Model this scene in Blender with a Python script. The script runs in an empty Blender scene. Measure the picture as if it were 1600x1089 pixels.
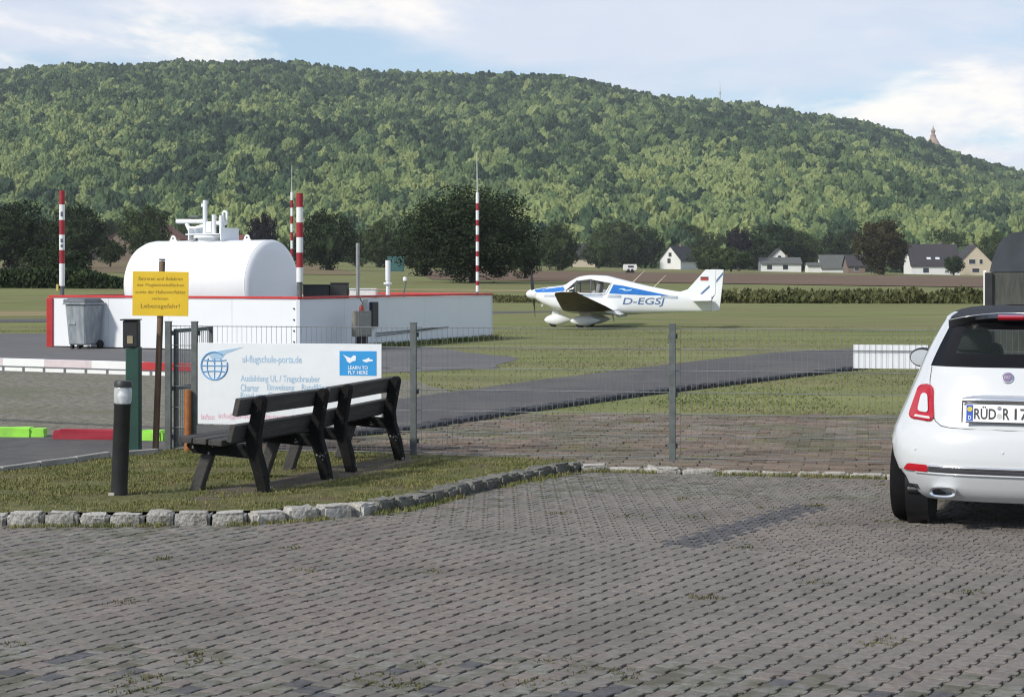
import bpy, bmesh, math, random
import numpy as np
from mathutils import Vector, Matrix, noise as mnoise
R = math.radians
random.seed(7); rng = np.random.default_rng(7)
SC = bpy.context.scene
COL = SC.collection

# ------------------------------------------------------------------ camera, sky, sun, exposure
FOC = 2800.0; EYE = 1.7; HOR = 434.0          # focal length in photo pixels, eye height, horizon row
cam = bpy.data.cameras.new('camera'); camo = bpy.data.objects.new('camera', cam); COL.objects.link(camo)
camo.location = (0, 0, EYE); camo.rotation_euler = (R(90), 0, 0)
cam.sensor_width = 36; cam.lens = FOC / 1600 * 36; cam.shift_y = -(544.5 - HOR) / 1600
cam.clip_start = 0.1; cam.clip_end = 20000
SC.camera = camo

SUN_EL = R(36); SUN_AZ = R(232)               # clockwise from +Y: behind the camera, to the left
sd = Vector((math.sin(SUN_AZ) * math.cos(SUN_EL), math.cos(SUN_AZ) * math.cos(SUN_EL), math.sin(SUN_EL)))
sun = bpy.data.lights.new('sun', 'SUN'); suno = bpy.data.objects.new('sun', sun); COL.objects.link(suno)
sun.energy = 3.1; sun.angle = R(6); sun.color = (1.0, 0.945, 0.85)
suno.rotation_euler = sd.to_track_quat('Z', 'Y').to_euler(); suno.location = (-30, -20, 40)

W = bpy.data.worlds.new('World'); SC.world = W; W.use_nodes = True
nt = W.node_tree; nt.nodes.clear()
def wn(t, **k):
    n = nt.nodes.new(t)
    for a, b in k.items(): setattr(n, a, b)
    return n
def wl(a, b): nt.links.new(a, b)
def wmath(op, a, b=None, clamp=False):
    n = wn('ShaderNodeMath', operation=op, use_clamp=clamp)
    for i, v in enumerate((a, b)):
        if v is None: continue
        if isinstance(v, (int, float)): n.inputs[i].default_value = v
        else: wl(v, n.inputs[i])
    return n.outputs[0]
sky = wn('ShaderNodeTexSky', sky_type='NISHITA', sun_disc=False)
sky.sun_elevation = SUN_EL; sky.sun_rotation = SUN_AZ; sky.air_density = 1.0; sky.dust_density = 0.6; sky.ozone_density = 1.6
tc = wn('ShaderNodeTexCoord'); sep = wn('ShaderNodeSeparateXYZ'); wl(tc.outputs['Generated'], sep.inputs[0])
# clouds: noise on the view direction, flattened towards the horizon
zc = wmath('ADD', wmath('MAXIMUM', sep.outputs[2], 0.0), 0.16)
px_ = wmath('DIVIDE', sep.outputs[0], zc); py_ = wmath('DIVIDE', sep.outputs[1], zc)
cmb = wn('ShaderNodeCombineXYZ'); wl(px_, cmb.inputs[0]); wl(py_, cmb.inputs[1]); cmb.inputs[2].default_value = 9.4
def wnoise(vec, scale, detail, rough, dist=0.0):
    n = wn('ShaderNodeTexNoise'); n.inputs['Scale'].default_value = scale; n.inputs['Detail'].default_value = detail
    n.inputs['Roughness'].default_value = rough; n.inputs['Distortion'].default_value = dist; wl(vec, n.inputs['Vector']); return n.outputs['Fac']
def wramp(fac, pts, mode='EASE'):
    n = wn('ShaderNodeValToRGB'); n.color_ramp.interpolation = mode
    e = n.color_ramp.elements
    while len(e) < len(pts): e.new(0.5)
    for el, (p, c) in zip(e, pts): el.position = p; el.color = (c, c, c, 1) if isinstance(c, (int, float)) else (*c, 1)
    wl(fac, n.inputs[0]); return n.outputs[0]
veil = wramp(wnoise(cmb.outputs[0], 1.15, 5, 0.52, 0.2), [(0.43, 0.05), (0.58, 0.85)])
mp = wn('ShaderNodeMapping'); mp.inputs['Scale'].default_value = (1, 1, 2.6); mp.inputs['Location'].default_value = (6.41, 0.4, 0.15)
wl(tc.outputs['Generated'], mp.inputs[0])
hzb = wramp(sep.outputs[2], [(0.0, 1.0), (0.16, 0.0)])
puff = wramp(wmath('ADD', wnoise(mp.outputs[0], 5.2, 8, 0.56, 0.3), wmath('MULTIPLY', hzb, 0.07)), [(0.545, 0.0), (0.66, 1.0)])
shade = wnoise(mp.outputs[0], 9.0, 6, 0.6)
hz = wramp(sep.outputs[2], [(0.0, 0.85), (0.10, 0.45), (0.30, 0.10)])
veilc = wn('ShaderNodeMix', data_type='RGBA'); veilc.inputs['A'].default_value = (5.3, 5.9, 7.2, 1); veilc.inputs['B'].default_value = (7.2, 7.4, 8.0, 1)
wl(shade, veilc.inputs['Factor'])
m0 = wn('ShaderNodeMix', data_type='RGBA'); wl(hz, m0.inputs['Factor']); wl(sky.outputs[0], m0.inputs['A']); m0.inputs['B'].default_value = (4.3, 6.2, 8.4, 1)
m1 = wn('ShaderNodeMix', data_type='RGBA'); wl(veil, m1.inputs['Factor']); wl(m0.outputs['Result'], m1.inputs['A']); wl(veilc.outputs['Result'], m1.inputs['B'])
puffc = wn('ShaderNodeMix', data_type='RGBA'); puffc.inputs['A'].default_value = (7.0, 7.2, 7.9, 1); puffc.inputs['B'].default_value = (9.8, 9.2, 8.4, 1)
wl(wramp(shade, [(0.38, 0.0), (0.60, 1.0)]), puffc.inputs['Factor'])
m2 = wn('ShaderNodeMix', data_type='RGBA'); wl(wmath('MULTIPLY', puff, 0.85), m2.inputs['Factor']); wl(m1.outputs['Result'], m2.inputs['A']); wl(puffc.outputs['Result'], m2.inputs['B'])
bg = wn('ShaderNodeBackground'); bg.inputs['Strength'].default_value = 0.11; wl(m2.outputs['Result'], bg.inputs['Color'])
wo = wn('ShaderNodeOutputWorld'); wl(bg.outputs[0], wo.inputs['Surface'])

SC.view_settings.view_transform = 'Standard'; SC.view_settings.look = 'None'
SC.view_settings.exposure = 0.20; SC.view_settings.gamma = 1.0; SC.view_settings.use_curve_mapping = False
SC.render.engine = 'CYCLES'; SC.cycles.filter_width = 1.15

# ------------------------------------------------------------------ helpers
def G(px, py, z=0.0):
    """world point of height z seen at photo pixel (px, py) -- used while surveying the place"""
    d = FOC * (EYE - z) / (py - HOR)
    return Vector(((px - 800) * d / FOC, d, z))
def AT(px, py, d):
    return Vector(((px - 800) * d / FOC, d, EYE - (py - HOR) * d / FOC))

MATS = {}
def mat(name, col, rough=0.6, var=0.12, scale=6.0, bump=0.0, bscale=40.0, metal=0.0, col2=None, detail=5, island=0.0, spec=0.5, stretch=None,
        coat=0.0, trans=0.0, alpha=1.0, thr=(0.35, 0.65), dirt=None, world=False):
    if name in MATS: return MATS[name]
    m = bpy.data.materials.new(name); m.use_nodes = True; MATS[name] = m
    n = m.node_tree; N = n.nodes; L = n.links
    b = N['Principled BSDF']; b.inputs['Roughness'].default_value = rough; b.inputs['Metallic'].default_value = metal
    b.inputs['Specular IOR Level'].default_value = spec
    if coat: b.inputs['Coat Weight'].default_value = coat; b.inputs['Coat Roughness'].default_value = 0.05
    if trans: b.inputs['Transmission Weight'].default_value = trans
    if alpha < 1: b.inputs['Alpha'].default_value = alpha
    tc = N.new('ShaderNodeTexCoord'); vec = tc.outputs['Object']
    if world: vec = N.new('ShaderNodeNewGeometry').outputs['Position']
    vec0 = vec
    if stretch:
        mp = N.new('ShaderNodeMapping'); mp.inputs['Scale'].default_value = stretch; L.new(vec, mp.inputs[0]); vec = mp.outputs[0]
    t = N.new('ShaderNodeTexNoise'); t.inputs['Scale'].default_value = scale; t.inputs['Detail'].default_value = detail; t.inputs['Roughness'].default_value = 0.62
    L.new(vec, t.inputs['Vector'])
    r = N.new('ShaderNodeValToRGB'); e = r.color_ramp.elements
    e[0].position, e[1].position = thr
    c2 = col2 if col2 else tuple(min(1, c * (1 + var)) for c in col)
    c1 = col if col2 else tuple(c * (1 - var) for c in col)
    e[0].color = (*c1, 1); e[1].color = (*c2, 1)
    L.new(t.outputs['Fac'], r.inputs[0]); out = r.outputs[0]
    if dirt:                                     # second, larger stain layer: (colour, scale, low, high, amount)
        t2 = N.new('ShaderNodeTexNoise'); t2.inputs['Scale'].default_value = dirt[1]; t2.inputs['Detail'].default_value = 7; t2.inputs['Roughness'].default_value = 0.65
        L.new(vec if len(dirt) > 5 else vec0, t2.inputs['Vector'])
        mr = N.new('ShaderNodeMapRange'); mr.inputs[1].default_value = dirt[2]; mr.inputs[2].default_value = dirt[3]; mr.inputs[3].default_value = 0; mr.inputs[4].default_value = dirt[4]
        L.new(t2.outputs['Fac'], mr.inputs[0])
        mx = N.new('ShaderNodeMix'); mx.data_type = 'RGBA'; L.new(mr.outputs[0], mx.inputs['Factor']); L.new(out, mx.inputs['A']); mx.inputs['B'].default_value = (*dirt[0], 1)
        out = mx.outputs['Result']
    if island:
        oi = N.new('ShaderNodeObjectInfo'); ge = N.new('ShaderNodeNewGeometry'); ad = N.new('ShaderNodeMath'); ad.operation = 'ADD'
        L.new(oi.outputs['Random'], ad.inputs[0]); L.new(ge.outputs['Random Per Island'], ad.inputs[1])
        wnz = N.new('ShaderNodeTexWhiteNoise'); wnz.noise_dimensions = '1D'; L.new(ad.outputs[0], wnz.inputs['W'])
        mr = N.new('ShaderNodeMapRange'); mr.inputs[3].default_value = 1 - island; mr.inputs[4].default_value = 1 + island; L.new(wnz.outputs['Value'], mr.inputs[0])
        vm = N.new('ShaderNodeVectorMath'); vm.operation = 'SCALE'; L.new(out, vm.inputs[0]); L.new(mr.outputs[0], vm.inputs['Scale']); out = vm.outputs[0]
    L.new(out, b.inputs['Base Color'])
    if bump:
        t3 = N.new('ShaderNodeTexNoise'); t3.inputs['Scale'].default_value = bscale; t3.inputs['Detail'].default_value = 6
        L.new(vec, t3.inputs['Vector'])
        bp = N.new('ShaderNodeBump'); bp.inputs['Strength'].default_value = bump; bp.inputs['Distance'].default_value = 0.02
        L.new(t3.outputs['Fac'], bp.inputs['Height']); L.new(bp.outputs[0], b.inputs['Normal'])
    return m

class MB:
    """collects shapes, builds ONE mesh object"""
    def __init__(s): s.v = []; s.f = []
    def add(s, v, f):
        o = len(s.v); s.v += [tuple(p) for p in v]; s.f += [tuple(i + o for i in q) for q in f]; return s
    def box(s, c, size, rot=None, bev=0.0):
        x, y, z = (k / 2 for k in size); M = rot if rot else Matrix.Identity(3); c = Vector(c)
        if bev <= 0:
            P = [(-x,-y,-z),(x,-y,-z),(x,y,-z),(-x,y,-z),(-x,-y,z),(x,-y,z),(x,y,z),(-x,y,z)]
            F = [(0,3,2,1),(4,5,6,7),(0,1,5,4),(1,2,6,5),(2,3,7,6),(3,0,4,7)]
            return s.add([M @ Vector(p) + c for p in P], F)
        bm = bmesh.new(); bmesh.ops.create_cube(bm, size=1)
        for v in bm.verts: v.co = Vector((v.co.x * size[0], v.co.y * size[1], v.co.z * size[2]))
        bmesh.ops.bevel(bm, geom=bm.edges[:] , offset=bev, segments=2, affect='EDGES', profile=0.5)
        bm.verts.index_update(); V = [M @ v.co + c for v in bm.verts]; F = [[v.index for v in f.verts] for f in bm.faces]; bm.free()
        return s.add(V, F)
    def tube(s, pts, r, n=8, cap=True):
        pts = [Vector(p) for p in pts]; rs = r if isinstance(r, (list, tuple)) else [r] * len(pts)
        up = None; V = []; F = []
        for i, p in enumerate(pts):
            t = (pts[min(i + 1, len(pts) - 1)] - pts[max(i - 1, 0)]).normalized()
            if up is None:
                a = Vector((0, 0, 1)) if abs(t.z) < 0.9 else Vector((1, 0, 0)); up = (a - t * a.dot(t)).normalized()
            else: up = (up - t * up.dot(t)).normalized()
            w = t.cross(up)
            for k in range(n):
                a = 2 * math.pi * k / n; V.append(p + (up * math.cos(a) + w * math.sin(a)) * rs[i])
        for i in range(len(pts) - 1):
            for k in range(n):
                F.append((i*n+k, i*n+(k+1)%n, (i+1)*n+(k+1)%n, (i+1)*n+k))
        if cap: F.append(tuple(range(n-1, -1, -1))); F.append(tuple((len(pts)-1)*n + k for k in range(n)))
        return s.add(V, F)
    def lathe(s, prof, n=20, M=None):
        V = []; F = []; M = M if M else Matrix.Identity(4)
        for (r, z) in prof:
            for k in range(n):
                a = 2*math.pi*k/n; V.append(M @ Vector((r*math.cos(a), r*math.sin(a), z)))
        for i in range(len(prof)-1):
            for k in range(n): F.append((i*n+k, i*n+(k+1)%n, (i+1)*n+(k+1)%n, (i+1)*n+k))
        if prof[0][0] > 1e-6: F.append(tuple(range(n-1,-1,-1)))
        if prof[-1][0] > 1e-6: F.append(tuple((len(prof)-1)*n+k for k in range(n)))
        return s.add(V, F)
    def prism(s, poly, a, b, fn):
        """polygon (u,v) extruded from a to b; fn(u,v,w)->point"""
        n = len(poly); V = [fn(u, v, a) for u, v in poly] + [fn(u, v, b) for u, v in poly]
        F = [tuple(range(n-1,-1,-1)), tuple(range(n, 2*n))] + [(i, (i+1)%n, n+(i+1)%n, n+i) for i in range(n)]
        return s.add(V, F)
    def grid(s, P):
        r, c = len(P), len(P[0]); V = [p for row in P for p in row]
        return s.add(V, [(i*c+j, i*c+j+1, (i+1)*c+j+1, (i+1)*c+j) for i in range(r-1) for j in range(c-1)])
    def build(s, name, m, parent=None, smooth=False, loc=None, fix=True):
        me = bpy.data.meshes.new(name); me.from_pydata(s.v, [], s.f); me.update()
        if fix and len(s.f) < 60000:
            bm = bmesh.new(); bm.from_mesh(me); bmesh.ops.recalc_face_normals(bm, faces=bm.faces[:]); bm.to_mesh(me); bm.free()
        return link(name, me, m, parent, smooth, loc)
def link(name, me, m, parent=None, smooth=False, loc=None):
    if m is not None and not me.materials: me.materials.append(m)
    if smooth:
        me.polygons.foreach_set('use_smooth', [True] * len(me.polygons))
        if smooth != 'all':
            try: me.set_sharp_from_angle(angle=R(smooth if isinstance(smooth, (int, float)) and smooth > 1 else 38))
            except Exception: pass
    o = bpy.data.objects.new(name, me); COL.objects.link(o); o.parent = parent
    if loc is not None: o.location = loc
    return o
def empty(name, loc=(0,0,0), rz=0.0):
    o = bpy.data.objects.new(name, None); COL.objects.link(o); o.location = loc; o.rotation_euler = (0, 0, rz); o.empty_display_size = 0.2; return o
def tag(o, label, cat, group=None):
    o['label'] = label; o['category'] = cat
    if group: o['group'] = group
    return o
def struct(o): o['kind'] = 'structure'; return o
def stuff(o, label=None, cat=None):
    o['kind'] = 'stuff'
    if label: o['label'] = label; o['category'] = cat
    return o
def copy_tree(o, parent=None):
    c = o.copy(); COL.objects.link(c); c.parent = parent
    for ch in list(o.children): copy_tree(ch, c)
    return c
def text_mesh(body, bold=0.0):
    cu = bpy.data.curves.new('t', 'FONT'); cu.body = body; cu.resolution_u = 3; cu.offset = bold
    o = bpy.data.objects.new('t', cu); COL.objects.link(o); bpy.context.view_layer.update()
    me = bpy.data.meshes.new_from_object(o.evaluated_get(bpy.context.evaluated_depsgraph_get()))
    bpy.data.objects.remove(o); bpy.data.curves.remove(cu); return me
def text(body, u0, v0, width, height, fn, m, parent, name='lettering', shear=0.0, bold=0.012):
    """lettering stretched into the box (u0,v0,width,height); fn(u,v)->point"""
    me = text_mesh(body, bold); me.name = name
    co = np.array([v.co[:2] for v in me.vertices]); lo = co.min(0); sp = co.max(0) - lo
    for v, c in zip(me.vertices, co):
        q = (c - lo) / sp; v.co = fn(u0 + q[0]*width + shear*q[1]*height, v0 + q[1]*height)
    me.update(); return link(name, me, m, parent)
def lerp_tab(tab, x):
    if x <= tab[0][0]: return tab[0][1]
    for (a, b), (c, d) in zip(tab, tab[1:]):
        if x <= c: return b + (d - b) * (x - a) / (c - a)
    return tab[-1][1]
def smooth_tab(tab, x):
    """monotone-ish cubic through the table"""
    xs = [t[0] for t in tab]; ys = [t[1] for t in tab]
    if x <= xs[0]: return ys[0]
    if x >= xs[-1]: return ys[-1]
    i = max(k for k in range(len(xs)-1) if xs[k] <= x)
    def sl(k):
        if k == 0: return (ys[1]-ys[0])/(xs[1]-xs[0])
        if k == len(xs)-1: return (ys[-1]-ys[-2])/(xs[-1]-xs[-2])
        a = (ys[k]-ys[k-1])/(xs[k]-xs[k-1]); b = (ys[k+1]-ys[k])/(xs[k+1]-xs[k])
        return 0 if a*b <= 0 else 2*a*b/(a+b)
    h = xs[i+1]-xs[i]; t = (x-xs[i])/h; t2 = t*t; t3 = t2*t
    return (2*t3-3*t2+1)*ys[i] + (t3-2*t2+t)*h*sl(i) + (-2*t3+3*t2)*ys[i+1] + (t3-t2)*h*sl(i+1)
def sstep(a, b, x): t = min(1, max(0, (x-a)/(b-a))); return t*t*(3-2*t)
def inside(p, poly):
    x, y = p; c = False; n = len(poly)
    for i in range(n):
        x1, y1 = poly[i][:2]; x2, y2 = poly[i-1][:2]
        if (y1 > y) != (y2 > y) and x < (x2-x1)*(y-y1)/(y2-y1)+x1: c = not c
    return c
def sheet(name, poly, z, m, cuts=0):
    bm = bmesh.new(); f = bm.faces.new([bm.verts.new((p[0], p[1], z)) for p in poly]); bmesh.ops.triangulate(bm, faces=[f])
    if bm.faces and sum(f.normal.z for f in bm.faces) < 0: bmesh.ops.reverse_faces(bm, faces=bm.faces[:])
    me = bpy.data.meshes.new(name); bm.to_mesh(me); bm.free(); return struct(link(name, me, m))

# ------------------------------------------------------------------ terrain
def terr(x, y):
    if y <= 20: return -0.12 if y < 19 else -0.12 * (1 - (y-19))
    if y < 85: return 0.0
    a = x / y; s = min(0.02, max(0.004, 0.0111 - 0.0225*a)); u = y - 85
    return s * (u*u/80 if u < 40 else u - 20)
RIDGE = [(-700,128),(-300,120),(0,116),(100,110),(200,108),(340,101),(430,101),(530,110),(600,117),(700,121),(800,124),(890,128),(950,141),(1040,156),(1110,161),(1200,172),(1260,182),(1340,195),(1400,211),(1450,228),(1500,248),(1600,276),(1750,318),(2000,360),(2600,380)]
YR = 2000.0; Y0H = 680.0
def hill(x, y):
    px = 800 + FOC * x / max(y, Y0H)
    top = EYE + (HOR - smooth_tab(RIDGE, px)) * YR / FOC - 7.0
    t = max(0.0, (y - Y0H) / (YR - Y0H)); b = terr(x, min(y, Y0H))
    if t > 1: return top - (y - YR) * 0.35
    prof = 0.78*t + 0.22*t*t*(3-2*t)
    gul = 1 + 0.05*math.sin(x*0.013 + 1.3*math.sin(y*0.004)) * math.sin(math.pi*min(1, t))
    return b + (top - b) * prof * gul
ys = [0,4,8,12,16,18.9,19,20,22,26,30,36,44,52,60,70,80,90,100,110,120,135,150,170,190,220,260,300,350,400,450,500,560,620,680,760]
xs = [-1,-0.7,-0.5,-0.4,-0.32,-0.25,-0.18,-0.1,0,0.1,0.18,0.25,0.32,0.4,0.5,0.7,1]
grid = [[(a*(y+60), y-3, terr(a*(y+60), y)) for a in xs] for y in ys]

grass_m = mat('meadow_grass', (0.105,0.132,0.042), 0.95, scale=0.55, col2=(0.225,0.235,0.098), bump=0.5, bscale=14, stretch=(0.22,1,1), thr=(0.34,0.66), detail=9, spec=0.1,
              dirt=((0.185,0.160,0.092), 0.22, 0.44, 0.66, 0.85, 1))
struct(MB().grid(grid).build('meadow', grass_m, smooth='all'))
hg = []
for i in range(46):
    y = Y0H - 20 + (2150 - Y0H) * i / 45.0
    hg.append([(x, y, hill(x, y) - 0.4) for x in np.linspace(-1000, 1000, 81)])
struct(MB().grid(hg).build('hill', mat('forest_floor', (0.025,0.035,0.014), 0.95, scale=0.05, var=0.3), smooth='all'))

# ground sheets
asph = mat('asphalt', (0.056,0.054,0.056), 0.9, scale=3.5, col2=(0.090,0.086,0.086), bump=0.35, bscale=60, detail=9, dirt=((0.13,0.12,0.105), 0.45, 0.46, 0.70, 0.75))
asph2 = mat('apron_asphalt', (0.115,0.113,0.116), 0.9, var=0.16, scale=0.5, bump=0.2, bscale=50, dirt=((0.06,0.06,0.06), 0.25, 0.5, 0.7, 0.6))
gravel = mat('gravel', (0.085,0.078,0.056), 0.95, scale=9, col2=(0.24,0.222,0.178), bump=1.0, bscale=30, detail=9, dirt=((0.10,0.11,0.055), 0.5, 0.5, 0.68, 0.7))
dry = mat('dry_grass', (0.20,0.165,0.085), 0.95, scale=0.5, col2=(0.30,0.25,0.14), stretch=(0.25,1,1), bump=0.5, bscale=12, spec=0.1)
soil = mat('ploughed_soil', (0.125,0.085,0.060), 0.95, scale=0.25, col2=(0.175,0.125,0.09), stretch=(0.15,1,1), bump=0.6, bscale=4, spec=0.1)
bed = mat('joint_soil', (0.055,0.049,0.042), 0.95, scale=9, col2=(0.10,0.092,0.074), bump=0.5, bscale=60, dirt=((0.035,0.050,0.014), 0.8, 0.52, 0.62, 0.8))

drive = [(-14,14.2),(-4.9,14.9),(-4.41,15.45),(-3.86,16.6),(-3.36,17.15),(-3.1,17.9),(-2.6,18.5),(-1.14,20),(0,22.6),(1.86,26),(4.27,29.9),(6.6,33.6),(12,36.5),(22,40),(22,49),(10,43.9),(8.1,42.9),(5.76,40.3),(2.41,33.8),(0,28.7),(-1.45,25.3),(-2.9,20.7),(-4,19.35),(-14,19.1)]
def ragged(poly, step=0.35, amp=0.07):
    out = []
    for a, b in zip(poly, poly[1:] + poly[:1]):
        L = math.hypot(b[0]-a[0], b[1]-a[1]); n = max(1, int(L/step)); nx, ny = -(b[1]-a[1])/L, (b[0]-a[0])/L
        for i in range(n):
            t = i/n; x = a[0]+(b[0]-a[0])*t; y = a[1]+(b[1]-a[1])*t; k = amp*mnoise.noise(Vector((x*1.9, y*1.1, 4.4)))*(1 if 0 < i else 0.3); out.append((x+nx*k, y+ny*k))
    return out
sheet('taxiway', ragged(drive), 0.010, asph)
sheet('gravel_strip', ragged([(-15,19.0),(-4,19.25),(-2.9,20.6),(-1.45,25.2),(-0.9,26.6),(-1.6,29.5),(-3.0,31.5),(-15,33.6)]), 0.005, gravel)
sheet('apron', ragged([(-16,33.5),(-3.0,31.4),(-0.4,33.5),(0.15,37.8),(-0.6,40.0),(-1.9,43.4),(-6.0,45),(-11.6,46),(-13,54),(-22,56)], 0.5, 0.25), 0.006, asph2)
sheet('taxi_path', [(-45,58),(-17.5,68.5),(-9,77),(-1.2,84.3),(2.4,88),(2.0,92),(-2,91.5),(-10,83),(-19,74),(-45,63.5)], 0.012, asph)
sheet('dry_grass_strip', [(-60,76),(-16,79),(-11,86),(-10,98),(-20,104),(-70,104)], 0.016, dry)
def field(name, pts, m, off=0.06, n=14):
    """strip over the rising ground between two polylines (near, far), each [(x,y),...]"""
    a, b = pts; rows = []
    for i in range(n+1):
        t = i / n; rows.append([])
        for k in range(25):
            s = k / 24; p = [lerp_tab([(j/(len(q)-1), q[j][c]) for j in range(len(q))], s) for q in (a, b) for c in (0, 1)]
            x = p[0]+(p[2]-p[0])*t; y = p[1]+(p[3]-p[1])*t; rows[-1].append((x, y, terr(x, y) + off))
    return struct(MB().grid(rows).build(name, m, smooth='all'))
field('ploughed_field', ([(-10,222),(60,205),(160,200)], [(-20,370),(80,425),(220,470)]), soil, 0.10)
field('stubble_field', ([(-75,250),(-40,250),(-22,262)], [(-140,520),(-80,500),(-50,470)]), mat('stubble', (0.155,0.115,0.070), 0.95, scale=0.2, col2=(0.20,0.16,0.095), stretch=(0.15,1,1), spec=0.1), 0.09)
field('field_margin', ([(-12,150),(40,146),(110,140)], [(-12,160),(40,156),(110,150)]), dry, 0.05)
field('far_verge', ([(-20,430),(80,470),(230,500)], [(-20,455),(80,500),(230,530)]), dry, 0.10)

# ------------------------------------------------------------------ forest on the hill (one mass)
def forest():
    V = []; S = []; T = []; Q = []; K = []
    y = Y0H - 10
    sp = 7.6
    while y < YR + 30:
        half = 0.33*y + 60; x = -half
        while x < half:
            xx = x + random.uniform(-.48,.48)*sp; yy = y + random.uniform(-.48,.48)*sp
            z = hill(xx, yy)
            t = (yy - Y0H) / (YR - Y0H)
            n1 = mnoise.noise(Vector((xx*0.009, yy*0.0045, 1.7))); n2 = mnoise.noise(Vector((xx*0.03, yy*0.02, 5.1)))
            tint = 0.54 - 0.50*(t-0.38) + 0.46*n1 + 0.34*n2 + random.gauss(0, 0.31)  # tint holds painted cloud shade (patches, darker uphill) besides leaf variety
            s = random.choice((0.62, 0.8, 0.95, 1.05, 1.2, 1.4)) * random.uniform(.9, 1.1) * (0.95 + 0.25*n2)
            V.append((xx, yy, z + 3.0*s)); S.append(s); T.append(min(1, max(0, tint))); Q.append(random.uniform(0, 6.28)); K.append(random.randrange(4))
            x += sp
        y += sp * 0.95
    me = bpy.data.meshes.new('forest'); me.from_pydata(V, [], [])
    for nm, dat, ty in (('sc', S, 'FLOAT'), ('tint', T, 'FLOAT'), ('rot', Q, 'FLOAT'), ('kind', K, 'INT')):
        a = me.attributes.new(nm, ty, 'POINT'); a.data.foreach_set('value', dat)
    m = bpy.data.materials.new('forest_leaves'); m.use_nodes = True; n = m.node_tree; N = n.nodes; L = n.links; b = N['Principled BSDF']
    b.inputs['Roughness'].default_value = 0.8; b.inputs['Specular IOR Level'].default_value = 0.15
    at = N.new('ShaderNodeAttribute'); at.attribute_type = 'INSTANCER'; at.attribute_name = 'tint'
    rp = N.new('ShaderNodeValToRGB'); e = rp.color_ramp.elements; e[0].position = 0.0; e[0].color = (0.017,0.036,0.022,1); e[1].position = 1.0; e[1].color = (0.195,0.235,0.090,1)
    k = e.new(0.35); k.color = (0.046,0.082,0.040,1); k = e.new(0.7); k.color = (0.112,0.160,0.064,1)
    L.new(at.outputs['Fac'], rp.inputs[0])
    tcn = N.new('ShaderNodeTexCoord'); tn = N.new('ShaderNodeTexNoise'); tn.inputs['Scale'].default_value = 1.1; tn.inputs['Detail'].default_value = 5
    L.new(tcn.outputs['Object'], tn.inputs['Vector'])
    mr = N.new('ShaderNodeMapRange'); mr.inputs[1].default_value = .3; mr.inputs[2].default_value = .7; mr.inputs[3].default_value = .6; mr.inputs[4].default_value = 1.4; L.new(tn.outputs['Fac'], mr.inputs[0])
    vm = N.new('ShaderNodeVectorMath'); vm.operation = 'SCALE'; L.new(rp.outputs[0], vm.inputs[0]); L.new(mr.outputs[0], vm.inputs['Scale']); L.new(vm.outputs[0], b.inputs['Base Color'])
    o = link('forest', me, m)
    g = bpy.data.node_groups.new('forest_crowns', 'GeometryNodeTree')
    g.interface.new_socket('Geometry', in_out='INPUT', socket_type='NodeSocketGeometry'); g.interface.new_socket('Geometry', in_out='OUTPUT', socket_type='NodeSocketGeometry')
    gn = g.nodes; gl = g.links
    gi = gn.new('NodeGroupInput'); go = gn.new('NodeGroupOutput'); jn = gn.new('GeometryNodeGeometryToInstance')
    for q in range(4):
        ic = gn.new('GeometryNodeMeshIcoSphere'); ic.inputs['Radius'].default_value = 1.0; ic.inputs['Subdivisions'].default_value = 4
        nm = gn.new('GeometryNodeInputNormal'); ps = gn.new('GeometryNodeInputPosition')
        off = gn.new('ShaderNodeVectorMath'); off.operation = 'ADD'; off.inputs[1].default_value = (q*7.3, q*3.1, q*11.7); gl.new(ps.outputs[0], off.inputs[0])
        acc = None
        for sc_, am in ((1.5, 1.15), (4.2, 0.75), (10.0, 0.55)):
            t = gn.new('ShaderNodeTexNoise'); t.inputs['Scale'].default_value = sc_; t.inputs['Detail'].default_value = 2.0; gl.new(off.outputs[0], t.inputs['Vector'])
            s1 = gn.new('ShaderNodeMath'); s1.operation = 'SUBTRACT'; s1.inputs[1].default_value = 0.5; gl.new(t.outputs[0], s1.inputs[0])
            s2 = gn.new('ShaderNodeMath'); s2.operation = 'MULTIPLY'; s2.inputs[1].default_value = am; gl.new(s1.outputs[0], s2.inputs[0])
            if acc is None: acc = s2
            else:
                s3 = gn.new('ShaderNodeMath'); s3.operation = 'ADD'; gl.new(acc.outputs[0], s3.inputs[0]); gl.new(s2.outputs[0], s3.inputs[1]); acc = s3
        vs = gn.new('ShaderNodeVectorMath'); vs.operation = 'SCALE'; gl.new(nm.outputs[0], vs.inputs[0]); gl.new(acc.outputs[0], vs.inputs['Scale'])
        sp_ = gn.new('GeometryNodeSetPosition'); gl.new(ic.outputs['Mesh'], sp_.inputs['Geometry']); gl.new(vs.outputs[0], sp_.inputs['Offset'])
        tr = gn.new('GeometryNodeTransform'); tr.inputs['Scale'].default_value = (4.1, 4.1, 4.9 + 0.9*(q % 3)); gl.new(sp_.outputs[0], tr.inputs['Geometry'])
        sm = gn.new('GeometryNodeSetMaterial'); sm.inputs['Material'].default_value = m; gl.new(tr.outputs[0], sm.inputs['Geometry'])
        ss = gn.new('GeometryNodeSetShadeSmooth'); ss.inputs['Shade Smooth'].default_value = False; gl.new(sm.outputs[0], ss.inputs[0])
        gl.new(ss.outputs[0], jn.inputs[0])
    ip = gn.new('GeometryNodeInstanceOnPoints'); ip.inputs['Pick Instance'].default_value = True
    gl.new(gi.outputs[0], ip.inputs['Points']); gl.new(jn.outputs[0], ip.inputs['Instance'])
    def attr(nm, ty):
        a = gn.new('GeometryNodeInputNamedAttribute'); a.data_type = ty; a.inputs['Name'].default_value = nm; return a.outputs[0]
    gl.new(attr('kind', 'INT'), ip.inputs['Instance Index'])
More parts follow.
